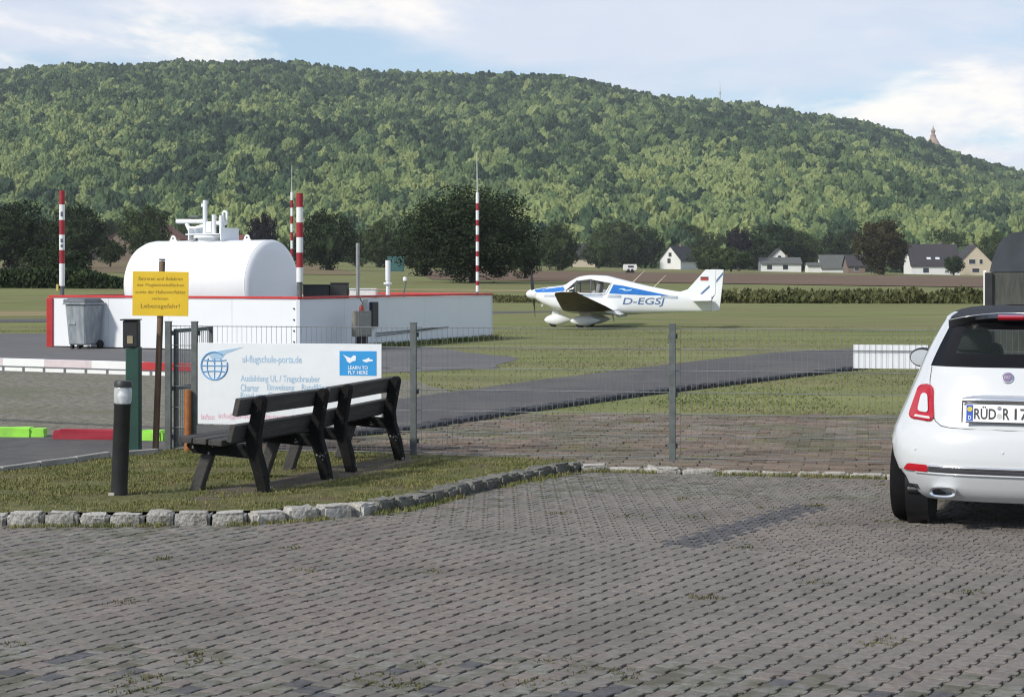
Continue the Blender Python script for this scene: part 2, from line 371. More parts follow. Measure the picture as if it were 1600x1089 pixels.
    cx = gn.new('ShaderNodeCombineXYZ'); gl.new(attr('rot', 'FLOAT'), cx.inputs[2]); gl.new(cx.outputs[0], ip.inputs['Rotation'])
    gl.new(attr('sc', 'FLOAT'), ip.inputs['Scale']); gl.new(ip.outputs[0], go.inputs[0])
    md = o.modifiers.new('crowns', 'NODES'); md.node_group = g
    stuff(o, 'dense green deciduous forest covering the long hill', 'forest')
forest()

# ------------------------------------------------------------------ parking area: interlocking concrete stones in rows
TH = R(31); DS = Vector((math.sin(TH), math.cos(TH))); DT = Vector((math.cos(TH), -math.sin(TH)))   # along the rows, across the rows
park = sheet('parking_area', [(-9,4),(9,4),(9,15.3),(1.5,15.75),(0.8,15.9),(0.5,15.8),(-0.2,14.6),(-0.8,13.25),(-1.3,12.75),(-2,12.45),(-9,12.3)], -0.026, bed)
stone_m = mat('concrete_stone', (0.142,0.127,0.113), 0.92, scale=26, col2=(0.222,0.202,0.182), bump=0.5, bscale=160, island=0.08, thr=(0.30,0.70), world=True, dirt=((0.105,0.098,0.088), 0.9, 0.46, 0.70, 0.75))
stone_red = mat('reddish_stone', (0.146,0.124,0.109), 0.92, scale=26, col2=(0.226,0.197,0.176), bump=0.5, bscale=160, island=0.11, world=True, dirt=((0.105,0.095,0.088), 0.9, 0.46, 0.70, 0.75))
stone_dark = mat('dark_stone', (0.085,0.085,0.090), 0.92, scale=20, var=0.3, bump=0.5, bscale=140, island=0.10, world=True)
stone_moss = mat('mossy_stone', (0.125,0.125,0.095), 0.95, scale=16, col2=(0.215,0.210,0.195), bump=0.6, bscale=120, island=0.14, thr=(0.35,0.62), world=True, dirt=((0.095,0.088,0.060), 3.5, 0.46, 0.60, 0.8))
PS, PT = 0.132, 0.108
def stone_poly(dots):
    g = 0.0026; T = PT/2 - g; d = 0.002; e = PS/2 - 0.0028
    gap = 0.014 if not dots else 0.050; a, b = (0.036, 0.041) if not dots else (0.024, 0.030)
    top = [(-e, T+d), (-b, T+d), (-a, T-d-gap), (a, T-d-gap), (b, T+d), (e, T+d)]
    bot = [(e, -T-d), (b, -T-d), (a, -T+d), (-a, -T+d), (-b, -T-d), (-e, -T-d)]
    return top + bot
def stone_vf(dots, swap):
    P = stone_poly(dots); n = len(P)
    def w(p): return (Vector((p[0], p[1])) if not swap else Vector((p[1], p[0])))
    V = []
    for sc_, z in ((1.0, -0.03), (1.0, -0.0025), (0.955, 0.0)):
        for p in P:
            q = w(p) * 1.0
            if sc_ < 1: q = Vector((q.x - math.copysign(0.003, q.x), q.y - math.copysign(0.003, q.y)))
            xy = DS * q.x + DT * q.y; V.append((xy.x, xy.y, z))
    F = [tuple(range(2*n, 3*n))]
    for l in (0, 1):
        for i in range(n): F.append((l*n+i, l*n+(i+1)%n, (l+1)*n+(i+1)%n, (l+1)*n+i))
    return V, F
SV = {(d, s): stone_vf(d, s) for d, s in ((False, False), (True, True))}
kerb_line = [(-9,12.33),(-3.52,12.33),(-2.6,12.36),(-1.75,12.46),(-1.12,12.86),(-0.78,13.3),(-0.32,14.3),(0.14,15.2),(0.52,15.78),(0.85,15.82),(1.4,15.68),(3.2,15.28),(6.5,14.6),(9.5,14.0)]
def front_of_kerb(x, y, mrg):
    for (a, b), (c, d) in zip(kerb_line, kerb_line[1:]):
        if a <= x <= c: return y < b + (d-b)*(x-a)/(c-a) - mrg
    return False
bp = Vector((231*11.44/2800, 11.44))                        # the line where the laying pattern turns
cells = []
for i in range(-110, 111):
    for j in range(-120, 121):
        for zone in (0, 1):
            if zone == 0: s = (i + 0.5*(j % 2))*PS; t = j*PT
            else: s = j*PT; t = (i + 0.5*(j % 2))*PS
            p = DS*s + DT*t + Vector((0.5, 9.0))
            if abs(p.x) > 0.33*p.y + 0.8 or p.y < 6.3 or p.y > 16: continue
            if not front_of_kerb(p.x, p.y, 0.09): continue
            far = (p - bp).dot(DS) > 0
            if far != (zone == 1): continue
            cells.append((p.x, p.y, zone))
def stone_mat(x, y, zone):
    q = Vector((x, y)) - bp; u, v = q.dot(DS), q.dot(DT)
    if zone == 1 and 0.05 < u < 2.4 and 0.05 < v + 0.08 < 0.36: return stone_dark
    n = mnoise.noise(Vector((x*0.55, y*0.35, 2.2)))
    edge = [b + (d-b)*(x-a)/(c-a) - y for (a, b), (c, d) in zip(kerb_line, kerb_line[1:]) if a <= x <= c]
    ed = edge[0] if edge else 9
    ms = mnoise.noise(Vector((x*0.8, y*0.6, 7.7))) + random.uniform(-.35,.35)
    if (ed < 1.7 and ms > 0.30 - 0.25*(x > 0.2) - 0.5*max(0, 0.6-ed)): return stone_moss
    if y < 8.0 - 0.14*x + 0.3*mnoise.noise(Vector((x*1.5, 0, 8))): return random.choice((stone_moss, stone_moss, stone_moss, stone_red, stone_mat_base, stone_mat_base, stone_dark if random.random() < 0.4 else stone_moss))
    if n > 0.12 and random.random() < 0.6: return stone_red
    return stone_mat_base
stone_mat_base = stone_m
cells.sort(key=lambda c: (c[1]**2 + c[0]**2))
vis = [c for c in cells if abs(c[0]) < 0.284*c[1] and c[1] > 7.34]
near = set(vis[:300])
rest = {}
proto = {}
for c in cells:
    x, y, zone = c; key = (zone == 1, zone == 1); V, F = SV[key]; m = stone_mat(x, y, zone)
    dz = random.uniform(-0.0025, 0.0025) + 0.006*mnoise.noise(Vector((x*0.7, y*0.7, 0)))
    if c in near:
        k = (key, m.name)
        if k not in proto:
            me = bpy.data.meshes.new('paving_stone'); me.from_pydata(V, [], F); me.materials.append(m); proto[k] = me
        o = bpy.data.objects.new('paving_stone', proto[k]); COL.objects.link(o); o.parent = park
        o.location = (x, y, dz); o.rotation_euler = (random.gauss(0, .006), random.gauss(0, .006), random.gauss(0, .010) + (math.pi if random.random() < 0 else 0))
    else:
        mb = rest.setdefault(m.name, (MB(), m))[0]
        a = random.gauss(0, .010); ca, sa = math.cos(a), math.sin(a); tx, ty = random.gauss(0, .006), random.gauss(0, .006)
        mb.add([(x + v[0]*ca - v[1]*sa, y + v[0]*sa + v[1]*ca, v[2] + dz + tx*v[0] + ty*v[1]) for v in V], F)
for mb, m in rest.values():
    stuff(mb.build('paving', m, park, fix=False))

# ------------------------------------------------------------------ kerb of rough granite blocks
granite = mat('granite', (0.33,0.315,0.285), 0.9, scale=14, col2=(0.50,0.485,0.45), bump=0.9, bscale=45, island=0.16, dirt=((0.075,0.075,0.055), 7, 0.50, 0.64, 0.8))
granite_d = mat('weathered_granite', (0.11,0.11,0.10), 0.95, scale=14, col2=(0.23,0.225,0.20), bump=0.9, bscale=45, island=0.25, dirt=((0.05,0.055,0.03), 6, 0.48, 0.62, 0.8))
def rough_block(l, w, h, seed, jit=0.006):
    rs = random.Random(seed); bm = bmesh.new(); bmesh.ops.create_cube(bm, size=1)
    bmesh.ops.bevel(bm, geom=bm.edges[:], offset=0.10, segments=2, affect='EDGES'); bmesh.ops.triangulate(bm, faces=[f for f in bm.faces if len(f.verts) > 4])
    bmesh.ops.subdivide_edges(bm, edges=[e for e in bm.edges if e.calc_length() > 0.5], cuts=2, use_grid_fill=True)
    for v in bm.verts:
        v.co = Vector((v.co.x*l, v.co.y*w, v.co.z*h)) + Vector((rs.gauss(0, jit), rs.gauss(0, jit), rs.gauss(0, jit*0.8)))
    bm.verts.index_update(); V = [v.co.copy() for v in bm.verts]; F = [[v.index for v in f.verts] for f in bm.faces]; bm.free(); return V, F
kerb = struct(empty('kerb', (0, 12.4, 0)))
def along(line, s):
    for (a, b), (c, d) in zip(line, line[1:]):
        L = math.hypot(c-a, d-b)
        if s <= L: return Vector((a + (c-a)*s/L, b + (d-b)*s/L)), Vector(((c-a)/L, (d-b)/L))
        s -= L
    return None, None
s = 3.0; i = 0
while True:
    l = random.uniform(0.18, 0.30)
    p, t = along(kerb_line, s + l/2)
    if p is None or p.x > 6.5: break
    low = sstep(0.4, 1.0, p.x)
    if low > 0.5: l *= 1.15
    w = 0.16 if low < 0.5 else 0.12; top = 0.084*(1-low) + 0.030*low + random.uniform(-.008,.008)
    V, F = rough_block(l - 0.012, w, top + 0.10, i, 0.0045)
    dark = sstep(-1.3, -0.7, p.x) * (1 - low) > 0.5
    nrm = Vector((-t.y, t.x))
    mb = MB().add(V, F)
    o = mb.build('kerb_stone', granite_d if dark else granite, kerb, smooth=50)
    c = p + nrm * 0.0
    o.matrix_parent_inverse = Matrix.Identity(4); o.location = (c.x, c.y - 12.4, top/2 - 0.05); o.rotation_euler = (random.gauss(0,.03), random.gauss(0,.02), math.atan2(t.y, t.x) + random.gauss(0,.03))
    s += l + random.uniform(0.0, 0.012); i += 1

# ------------------------------------------------------------------ grass island between kerb and fence
FA = Vector((-0.935, 17.0)); FD = Vector((0.9816, -0.191)); FN = Vector((0.191, 0.9816))
def fence_y(x): return 17.0 - 0.191/0.9816*(x + 0.935)
ISL = [(-9,12.40),(-3.52,12.40),(-2.6,12.43),(-1.78,12.53),(-1.17,12.92),(-0.84,13.35),(-0.38,14.35),(0.08,15.25),(0.45,15.82),(0.6,16.55),(-0.9,17.08),(-3.36,17.5),(-3.40,17.12),(-3.90,16.57),(-4.45,15.42),(-5.0,14.85),(-9,14.55)]
def isl_z(x, y): return 0.074 - 0.055*sstep(12.6, 16.6, y) + 0.012*mnoise.noise(Vector((x*1.3, y*1.3, 0)))
lawn_m = mat('lawn_soil', (0.080,0.090,0.032), 0.95, scale=9, col2=(0.165,0.155,0.075), bump=0.8, bscale=60, spec=0.1, dirt=((0.115,0.085,0.055), 1.3, 0.53, 0.66, 0.85))
def lawn_sheet():
    bm = bmesh.new(); n = 0.16; vs = {}
    X = np.arange(-9, 0.81, n); Y = np.arange(12.3, 17.7, n)
    from mathutils.geometry import delaunay_2d_cdt
    pts = [Vector(p) for p in ISL]; nb = len(pts)
    for x in X:
        for y in Y:
            if inside((x, y), ISL): pts.append(Vector((x, y)))
    r = delaunay_2d_cdt(pts, [], [list(range(nb))], 1, 1e-4)
    V = [(p.x, p.y, isl_z(p.x, p.y)) for p in r[0]]; me = bpy.data.meshes.new('lawn'); me.from_pydata(V, [], r[2]); me.update()
    if sum(p.normal.z for p in me.polygons) < 0: me.flip_normals()
    return struct(link('lawn', me, lawn_m, smooth='all'))
lawn_sheet()
blade_m = mat('grass_blades', (0.095,0.120,0.034), 0.8, scale=2.6, col2=(0.24,0.225,0.095), spec=0.2, thr=(0.3,0.7), dirt=((0.24,0.205,0.10), 0.9, 0.52, 0.7, 0.7))
def blades(name, n, pick, hmin, hmax, m, wid=0.004, label=None, per=3):
    V = []; F = []
    k = 0
    while k < n:
        p = pick()
        if p is None: continue
        x, y, z = p; k += 1
        for q in range(per):
            a = random.uniform(0, 6.28); h = random.uniform(hmin, hmax); bx, by = math.cos(a), math.sin(a); w = wid*random.uniform(.7, 1.4)
            ox, oy = random.gauss(0, h*.35), random.gauss(0, h*.35); ln = random.uniform(.2, .9)*h
            o = len(V)
            V += [(x+ox-by*w, y+oy+bx*w, z-.004), (x+ox+by*w, y+oy-bx*w, z-.004), (x+ox+bx*ln*.35-by*w*.7, y+oy+by*ln*.35+bx*w*.7, z+h*.6), (x+ox+bx*ln*.35+by*w*.7, y+oy+by*ln*.35-bx*w*.7, z+h*.6), (x+ox+bx*ln, y+oy+by*ln, z+h)]
            F += [(o, o+1, o+3, o+2), (o+2, o+3, o+4)]
    me = bpy.data.meshes.new(name); me.from_pydata(V, [], F); me.update()
    o = link(name, me, m)
    return stuff(o, label, 'grass')
def bare(x, y):                                   # trodden earth under the benches and round the bollard
    d = abs((x + 1.95)*0.937 - (y - 14.1)*0.35); s_ = (x + 1.95)*0.35 + (y-14.1)*0.937
    return (d < 0.30 and -0.5 < s_ < 3.2 and random.random() < 0.85) or (math.hypot(x+2.97, y-13.25) < 0.35 and random.random() < 0.8)
def pick_lawn():
    x = random.uniform(-5.2, 0.7); y = random.uniform(12.4, 17.5)
    if not inside((x, y), ISL) or bare(x, y): return None
    n = mnoise.noise(Vector((x*1.7, y*1.7, 4)))
    if n < -0.05 and random.random() < min(0.9, 0.3 - 2.2*n): return None
    return x, y, isl_z(x, y)
blades('lawn_grass', 17000, pick_lawn, 0.008, 0.026, blade_m, 0.0030, 'short patchy grass on the island around the two benches')
def earth_patch():
    rows = []
    for i in range(33):
        s_ = -0.75 + 3.9*i/32; row = []
        for k in range(11):
            t = -1 + k/5.0; wv = 0.30*(1 + 0.55*mnoise.noise(Vector((s_*1.9, (1 if t > 0 else -1)*2.0, 3.3))))*min(1, 0.25 + 2.2*min(i, 32-i)/16)
            x = -1.93 + 0.35*s_ - 0.937*(t*wv + 0.16); y = 13.75 + 0.937*s_ + 0.35*(-(t*wv + 0.16))*-1.0
            row.append((x, y, isl_z(x, y) + 0.005 - 0.012*abs(t)**4))
        rows.append(row)
    return struct(MB().grid(rows).build('bare_earth', mat('trodden_earth', (0.062,0.048,0.034), 0.95, scale=8, col2=(0.125,0.10,0.07), bump=0.8, bscale=50), smooth='all'))
earth_patch()
def pick_kerbfoot():
    s_ = random.uniform(5.4, 14.5); p, t = along(kerb_line, s_)
    if p is None: return None
    n = Vector((-t.y, t.x)); x, y = p - n*(0.085 + abs(random.gauss(0, 0.05)))
    if mnoise.noise(Vector((x*1.6, y*1.6, 9))) < -0.05: return None
    return x, y, 0.0
blades('joint_weeds', 1500, pick_kerbfoot, 0.012, 0.04, blade_m, 0.003, 'small weeds along the foot of the kerb')
tufts = [Vector((random.uniform(-3.4, 4.2), random.uniform(8.2, 15.0))) for _ in range(34)] + [Vector((random.uniform(-2.2, 0.6), random.uniform(7.4, 8.1))) for _ in range(16)]
def pick_tuft():
    c = random.choice(tufts); p = c + Vector((random.gauss(0, .05), random.gauss(0, .04)))
    if not front_of_kerb(p.x, p.y, 0.1): return None
    return p.x, p.y, -0.004
blades('joint_tufts', 900, pick_tuft, 0.006, 0.022, mat('moss_blades', (0.065,0.075,0.022), 0.9, scale=2, col2=(0.14,0.125,0.05)), 0.0035, 'scattered weed tufts in the joints of the parking stones')
# pale edging between lawn and driveway
ed = struct(empty('lawn_edging', (-4.4, 15.5, 0)))
el = [(-9.0,14.50),(-4.95,14.86),(-4.43,15.44),(-3.88,16.60),(-3.40,17.12)]; s = 2.4; edm = mat('edging_concrete', (0.30,0.29,0.27), 0.9, scale=9, var=0.25, bump=0.5, bscale=60, island=0.1)
ebox = None
while True:
    p, t = along(el, s + 0.245)
    if p is None: break
    o = MB().box((0,0,0), (0.485, 0.06, 0.14), bev=0.008).build('edging_stone', edm, ed) if ebox is None else ebox.copy()
    if ebox is None: ebox = o
    else: COL.objects.link(o)
    o.location = (p.x + 4.4, p.y - 15.5, 0.0); o.rotation_euler = (0, random.gauss(0, .01), math.atan2(t.y, t.x)); s += 0.495

# ------------------------------------------------------------------ block paving behind the fence
bpoly = [(-2.9,17.45),(-0.95,17.05),(0.5,16.75),(0.62,15.98),(1.4,15.80),(3.2,15.40),(9,14.3),(9,22.2),(3,22.1),(1.5,22.3),(0.2,22.3),(-1.1,19.95),(-2.5,18.35)]
blockbed = sheet('block_paving', bpoly, -0.012, bed)
brick_m = mat('paving_brick', (0.145,0.104,0.080), 0.95, scale=2.2, col2=(0.215,0.168,0.135), bump=0.7, bscale=50, island=0.22, dirt=((0.10,0.105,0.055), 0.8, 0.48, 0.62, 0.7))
brick_g = mat('grey_paving_brick', (0.14,0.118,0.095), 0.95, scale=2.2, col2=(0.21,0.182,0.15), bump=0.7, bscale=50, island=0.22, dirt=((0.09,0.10,0.05), 0.8, 0.48, 0.62, 0.7))
bc = []
ua = R(-11); U = Vector((math.cos(ua), math.sin(ua))); Vv = Vector((-math.sin(ua), math.cos(ua)))
for i in range(-40, 60):
    for j in range(-5, 70):
        p = Vector((0, 16.8)) + U*((i + 0.5*(j % 2))*0.235) + Vv*(j*0.125 - 1.5)
        if inside(p, bpoly) and p.x < 0.31*p.y + 0.6 and inside(p + Vv*0.06, bpoly) and inside(p - Vv*0.06, bpoly): bc.append((p.x, p.y))
bc.sort(key=lambda c: c[1]); nearb = set([c for c in bc if c[0] < 0.29*c[1]][:300]); bproto = {}; brest = {}
for (x, y) in bc:
    red = mnoise.noise(Vector((x*0.5, y*0.8, 3))) + random.uniform(-.3,.3) + (0.35 if y < 18.6 else 0.0) > 0.1; m = brick_m if red else brick_g
    dz = random.gauss(0, .006)
    if (x, y) in nearb:
        if m.name not in bproto: 
            o = MB().box((0,0,0), (0.222, 0.112, 0.05), bev=0.006).build('paving_brick', m, blockbed); bproto[m.name] = o
        else: o = bproto[m.name].copy(); COL.objects.link(o)
        o.location = (x, y, dz - 0.016); o.rotation_euler = (random.gauss(0,.03), random.gauss(0,.02), ua + random.gauss(0,.02))
    else:
        mb = brest.setdefault(m.name, (MB(), m))[0]; mb.box((x, y, dz - 0.016), (0.222, 0.112, 0.05), Matrix.Rotation(ua + random.gauss(0,.02), 3, 'Z') @ Matrix.Rotation(random.gauss(0,.03), 3, 'X'))
for mb, m in brest.values(): stuff(mb.build('bricks', m, blockbed, fix=False))
# dark edging stones between block paving and taxiway
edge = struct(empty('taxiway_edging', (0, 22, 0)))
el = [(-2.6,18.45),(-1.14,19.95),(0,22.5),(1.86,25.95),(4.27,29.85),(6.6,33.55),(9,35)]; s = 0.0; em = mat('dark_edging', (0.040,0.042,0.050), 0.9, scale=8, var=0.3, island=0.2); ep = None
while True:
    p, t = along(el, s)
    if p is None: break
    if ep is None: o = ep = MB().box((0,0,0), (0.17, 0.20, 0.13), bev=0.012).build('edging_stone', em, edge)
    else: o = ep.copy(); COL.objects.link(o)
    n = Vector((t.y, -t.x)); o.location = (p.x + n.x*0.05, p.y - 22 + n.y*0.05, 0.0 + random.gauss(0,.006)); o.rotation_euler = (0, 0, math.atan2(t.y, t.x) + random.gauss(0,.05)); s += 0.215

# ------------------------------------------------------------------ wire mesh fence
steel = mat('galvanised_green', (0.115,0.130,0.128), 0.55, var=0.2, scale=12, metal=0.3)
wire_m = mat('fence_wire', (0.25,0.265,0.265), 0.5, var=0.1, scale=10, metal=0.5)
fence = tag(empty('mesh_fence', (FA.x, FA.y, 0)), 'grey wire mesh fence on steel posts crossing behind the benches', 'fence')
Rf = Matrix.Rotation(math.atan2(FD.y, FD.x), 3, 'Z')
def fpt(s, o=0.0, z=0.0): return Vector((FD.x*s + FN.x*o, FD.y*s + FN.y*o, z))
posts = [-2.46, -2.19, 0.0, 2.46, 4.92, 7.38]
for k, s in enumerate(posts):
    m = MB().box(fpt(s, 0, 0.60), (0.06, 0.04, 1.34), Rf, bev=0.004); po = m.build('post', steel, fence)
    cp = MB().box(fpt(s, 0, 1.272), (0.066, 0.046, 0.008), Rf).build('cap', steel, po)
    for zz in (0.15, 0.62, 1.16):
        MB().box(fpt(s, 0.032, zz), (0.09, 0.016, 0.045), Rf, bev=0.003).build('clamp', steel, po)
def panel(s0, s1, mb):
    n = int(round((s1-s0)/0.05))
    def rod(a, b, r):
        a = Vector(a); b = Vector(b); d = (b-a).normalized(); u = Vector((FN.x, FN.y, 0)); w = d.cross(u)
        V = [q + u*r*i + w*r*j for q in (a, b) for i, j in ((1,0),(0,1),(-1,0),(0,-1))]
        mb.add(V, [(k, (k+1)%4, 4+(k+1)%4, 4+k) for k in range(4)])
    for i in range(n+1): rod(fpt(s0+(s1-s0)*i/n, .034, .03), fpt(s0+(s1-s0)*i/n, .034, 1.235), .0019)
    for k in range(7):
        z = 0.04 + k*0.2 - (0.0 if k < 6 else 0.012)
        for off in (.029, .039): rod(fpt(s0, off, z), fpt(s1, off, z), .0035)
for a, b in zip(posts, posts[1:]):
    mb = MB(); panel(a + 0.02, b - 0.02, mb); stuff(mb.build('wire_mesh', wire_m, fence, fix=False))
# narrow gate leaf next to the driveway, hinged on the end post and standing open
gate = tag(empty('gate', (FA.x + FD.x*-2.40, FA.y + FD.y*-2.40 + 0.06, 0), R(78)), 'narrow steel mesh gate standing open beside the orange post', 'gate')
gf = MB()
for x in (0.02, 0.93): gf.box((x, 0, 0.62), (0.04, 0.04, 1.16), bev=0.003)
for z in (0.06, 0.62, 1.18): gf.box((0.475, 0, z), (0.865, 0.036, 0.036))
gf.build('frame', steel, gate)
gm = MB()
for i in range(1, 18): gm.box((0.02 + i*0.0505, 0, 0.62), (0.005, 0.005, 1.09))
stuff(gm.build('wire_mesh', wire_m, gate)); MB().box((0.90, 0.0, 0.70), (0.07, 0.06, 0.20), bev=0.006).build('lock_box', mat('lock_dark', (0.03,0.035,0.035), 0.5), gate)
MB().tube([(0.90, -.03, .74), (0.90, -.07, .74), (0.80, -.07, .74)], 0.009).build('handle', steel, gate)
p = fpt(-2.235, -0.065) + Vector((FA.x, FA.y, 0))
op = MB().lathe([(0.0,0.0),(0.034,0.0),(0.034,0.60),(0.028,0.615),(0.0,0.615)], 12).build('marker_post', mat('orange_rust', (0.36,0.13,0.03), 0.8, scale=10, col2=(0.24,0.09,0.03), bump=0.3), None, smooth=40, loc=(p.x, p.y, 0.0))
tag(op, 'short weathered orange post at left edge of the white board', 'post')
# white plate tied behind the mesh near the car
o = MB().box((0,0,0), (0.66, 0.006, 0.215), bev=0.002).build('blank_plate', mat('white_plate', (0.78,0.80,0.82), 0.5, var=0.04), None)
q = fpt(4.43, 0.052, 0) ; o.location = (FA.x + q.x, FA.y + q.y, 0.985); o.rotation_euler = (0, 0, math.atan2(FD.y, FD.x)); tag(o, 'blank white plate fixed behind the fence wires next to the car', 'plate')

# ------------------------------------------------------------------ flying school board on the fence
white_board = mat('board_white', (0.74,0.77,0.80), 0.45, var=0.03, scale=3, dirt=((0.55,0.57,0.58), 2.2, 0.52, 0.75, 0.4))
blue_ink = mat('faded_blue_ink', (0.16,0.36,0.62), 0.6, var=0.08); pale_ink = mat('pale_blue_ink', (0.36,0.52,0.68), 0.6, var=0.08); pink_ink = mat('pink_ink', (0.72,0.42,0.50), 0.6, var=0.05)
cyan = mat('sticker_blue', (0.03,0.30,0.66), 0.45, var=0.05); ink_w = mat('sticker_white', (0.80,0.84,0.88), 0.5, var=0.02)
BW, BH = 1.84, 0.785
bs0 = -2.14
q = fpt(bs0, -0.045) + Vector((FA.x, FA.y, 0.285))
board = tag(empty('notice_board', q, math.atan2(FD.y, FD.x)), 'large white flying school board with blue globe hanging on the fence', 'board')
MB().box((BW/2, 0, BH/2), (BW, 0.008, BH), bev=0.002).build('panel', white_board, board)
MB().box((0.20, 0.0, -0.11), (0.42, 0.010, 0.20)).build('backing_strip', mat('backing_grey', (0.10,0.105,0.11), 0.8), board)
def bf(u, v): return Vector((u, -0.0058, v))
bpx = lambda px, py: ((px - 305)/303*BW, (663 - py)/128*BH)
def btext(s, x0, y0, x1, y1, m):
    (u0, v0), (u1, v1) = bpx(x0, y1), bpx(x1, y0); return text(s, u0, v0, u1-u0, v1-v0, bf, m, board)
btext('ul-flugschule-porta.de', 380, 554, 478, 569, pale_ink)
btext('Ausbildung UL / Tragschrauber', 377, 585, 508, 598, pale_ink)
btext('Charter', 377, 599, 408, 611, pale_ink); btext('Einweisung', 421, 599, 466, 611, pale_ink); btext('Rundflüge', 478, 598, 520, 611, pale_ink)
btext('Rund ums Fliegen', 377, 612, 452, 624, pale_ink)
btext('Infos:', 311, 647, 334, 656, pink_ink); btext('info@ul-flugschule-porta.de', 340, 645, 470, 656, pink_ink)
gl = MB(); gc = bpx(333, 571); GR = 22/303*BW
def ring(pts, r=0.0055): gl.tube([bf(*p) for p in pts], r, 5)
ring([(gc[0] + GR*math.cos(a), gc[1] + GR*math.sin(a)) for a in np.linspace(0.9, 2*math.pi + 0.25, 30)], 0.008)
for k in (-0.45, 0.0, 0.42):
    w = GR*math.sqrt(1-k*k)
    ring([(gc[0]+x*w, gc[1]+GR*k*(1-0.15*(1-x*x)*(1 if k else 0)) - 0.0*x) for x in np.linspace(-1, 1, 9)])
for k in (-0.55, 0.02, 0.55): ring([(gc[0] + GR*k*math.sqrt(max(0, 1-t*t)), gc[1]+GR*t) for t in np.linspace(-0.97, 0.55, 12)])
gl.build('globe_emblem', blue_ink, board)
wing = [bpx(*p) for p in ((318,552),(338,548),(382,541),(352,552),(345,560),(336,561),(331,566),(326,556))]
MB().prism(wing, -0.0045, -0.0064, lambda u, v, w: Vector((u, w, v))).build('wing_emblem', pale_ink, board)
a, b = bpx(540, 584), bpx(600, 546)
stk = MB().box(((a[0]+b[0])/2, -0.0052, (a[1]+b[1])/2), (b[0]-a[0], 0.002, b[1]-a[1])).build('sticker', cyan, board)
def bf2(u, v): return Vector((u, -0.0075, v))
for s_, x0, y0, x1, y1 in (('LEARN TO', 554, 569, 586, 574.5), ('FLY HERE', 554, 576.5, 586, 582)):
    (u0, v0), (u1, v1) = bpx(x0, y1), bpx(x1, y0); text(s_, u0, v0, u1-u0, v1-v0, bf2, ink_w, stk)
for poly in ([(546,552),(553,555),(558,557),(563,552.5),(567,554),(566,561),(561,562),(557,565),(552,562),(551,558)], [(577,560),(583,558.5),(588,556),(589,558.5),(594,559),(594,561.5),(588,562),(584,563.5),(579,562)]):
    MB().prism([bpx(*p) for p in poly], -0.0060, -0.0074, lambda u, v, w: Vector((u, w, v))).build('aircraft_emblem', ink_w, stk)

# ------------------------------------------------------------------ benches
wood = mat('weathered_plank', (0.040,0.039,0.038), 0.8, scale=3, col2=(0.072,0.068,0.064), stretch=(1,9,9), bump=0.5, bscale=18, island=0.12)
tar = mat('tarred_timber', (0.004,0.004,0.004), 0.8, scale=6, spec=0.2, col2=(0.010,0.0095,0.009), bump=0.6, bscale=30, dirt=((0.36,0.37,0.35), 6, 0.62, 0.64, 0.85))
def make_bench():
    b = empty('park_bench')
    L = 1.52; x0 = -0.22                                         # local x along the bench, y towards the seat front, z up
    def plank(c, size, ang): 
        o = MB().box((0,0,0), size, bev=0.006).build('plank', wood, b); o.location = c; o.rotation_euler = (ang + random.gauss(0,.008), 0, random.gauss(0,.004)); return o
    lean = R(-14)
    for z, y in ((0.652, -0.008), (0.452, 0.047)): plank((x0 + L/2, y + 0.065, z), (L, 0.045, 0.135), R(14))
    for y in (0.25, 0.378, 0.506): plank((x0 + L/2 + random.uniform(-.01,.01), y, 0.375 + (y-.19)*0.06), (L, 0.115, 0.045), R(3))
    for k, xx in enumerate((0.0, 1.10)):
        poly = [(-0.065,0.722),(-0.035,0.735),(0.018,0.705),(0.046,0.55),(0.082,0.41),(0.075,0.31),(0.02,0.15),(-0.03,-0.03),(-0.115,-0.03),(-0.080,0.15),(-0.030,0.31),(-0.022,0.41),(-0.048,0.55),(-0.076,0.69)]
        bm = MB().prism(poly, xx-0.042, xx+0.042, lambda u, v, w: Vector((w, u, v))); o = bm.build('upright', tar, b)
        o.modifiers.new('bevel', 'BEVEL').width = 0.010
        o = MB().prism([(0.02,0.345),(0.57,0.370),(0.59,0.335),(0.53,0.280),(0.02,0.250)], xx-0.04, xx+0.04, lambda u, v, w: Vector((w, u, v))).build('seat_bearer', tar, b)
        o = MB().prism([(0.37,0.27),(0.47,0.27),(0.575,-0.03),(0.48,-0.03)], xx-0.037, xx+0.037, lambda u, v, w: Vector((w, u, v))).build('leg', wood, b)
        o.modifiers.new('bevel', 'BEVEL').width = 0.008
    return b
BD = Vector((0.35, 0.937)); bang = math.atan2(BD.y, BD.x)
b1 = make_bench(); b1.location = (-1.95, 13.70, isl_z(-1.9, 13.8)); b1.rotation_euler = (0, R(0.3), bang + R(1.0)); tag(b1, 'dark wooden bench nearer the black bollard lamp, seen from behind', 'bench', 'wooden benches on the grass island')
b2 = copy_tree(b1); b2.location = (-1.445, 15.42, isl_z(-1.4, 15.5) + 0.025); b2.rotation_euler = (0, R(-0.6), bang + R(2)); b2['label'] = 'dark wooden bench further back, next to the steel fence post'

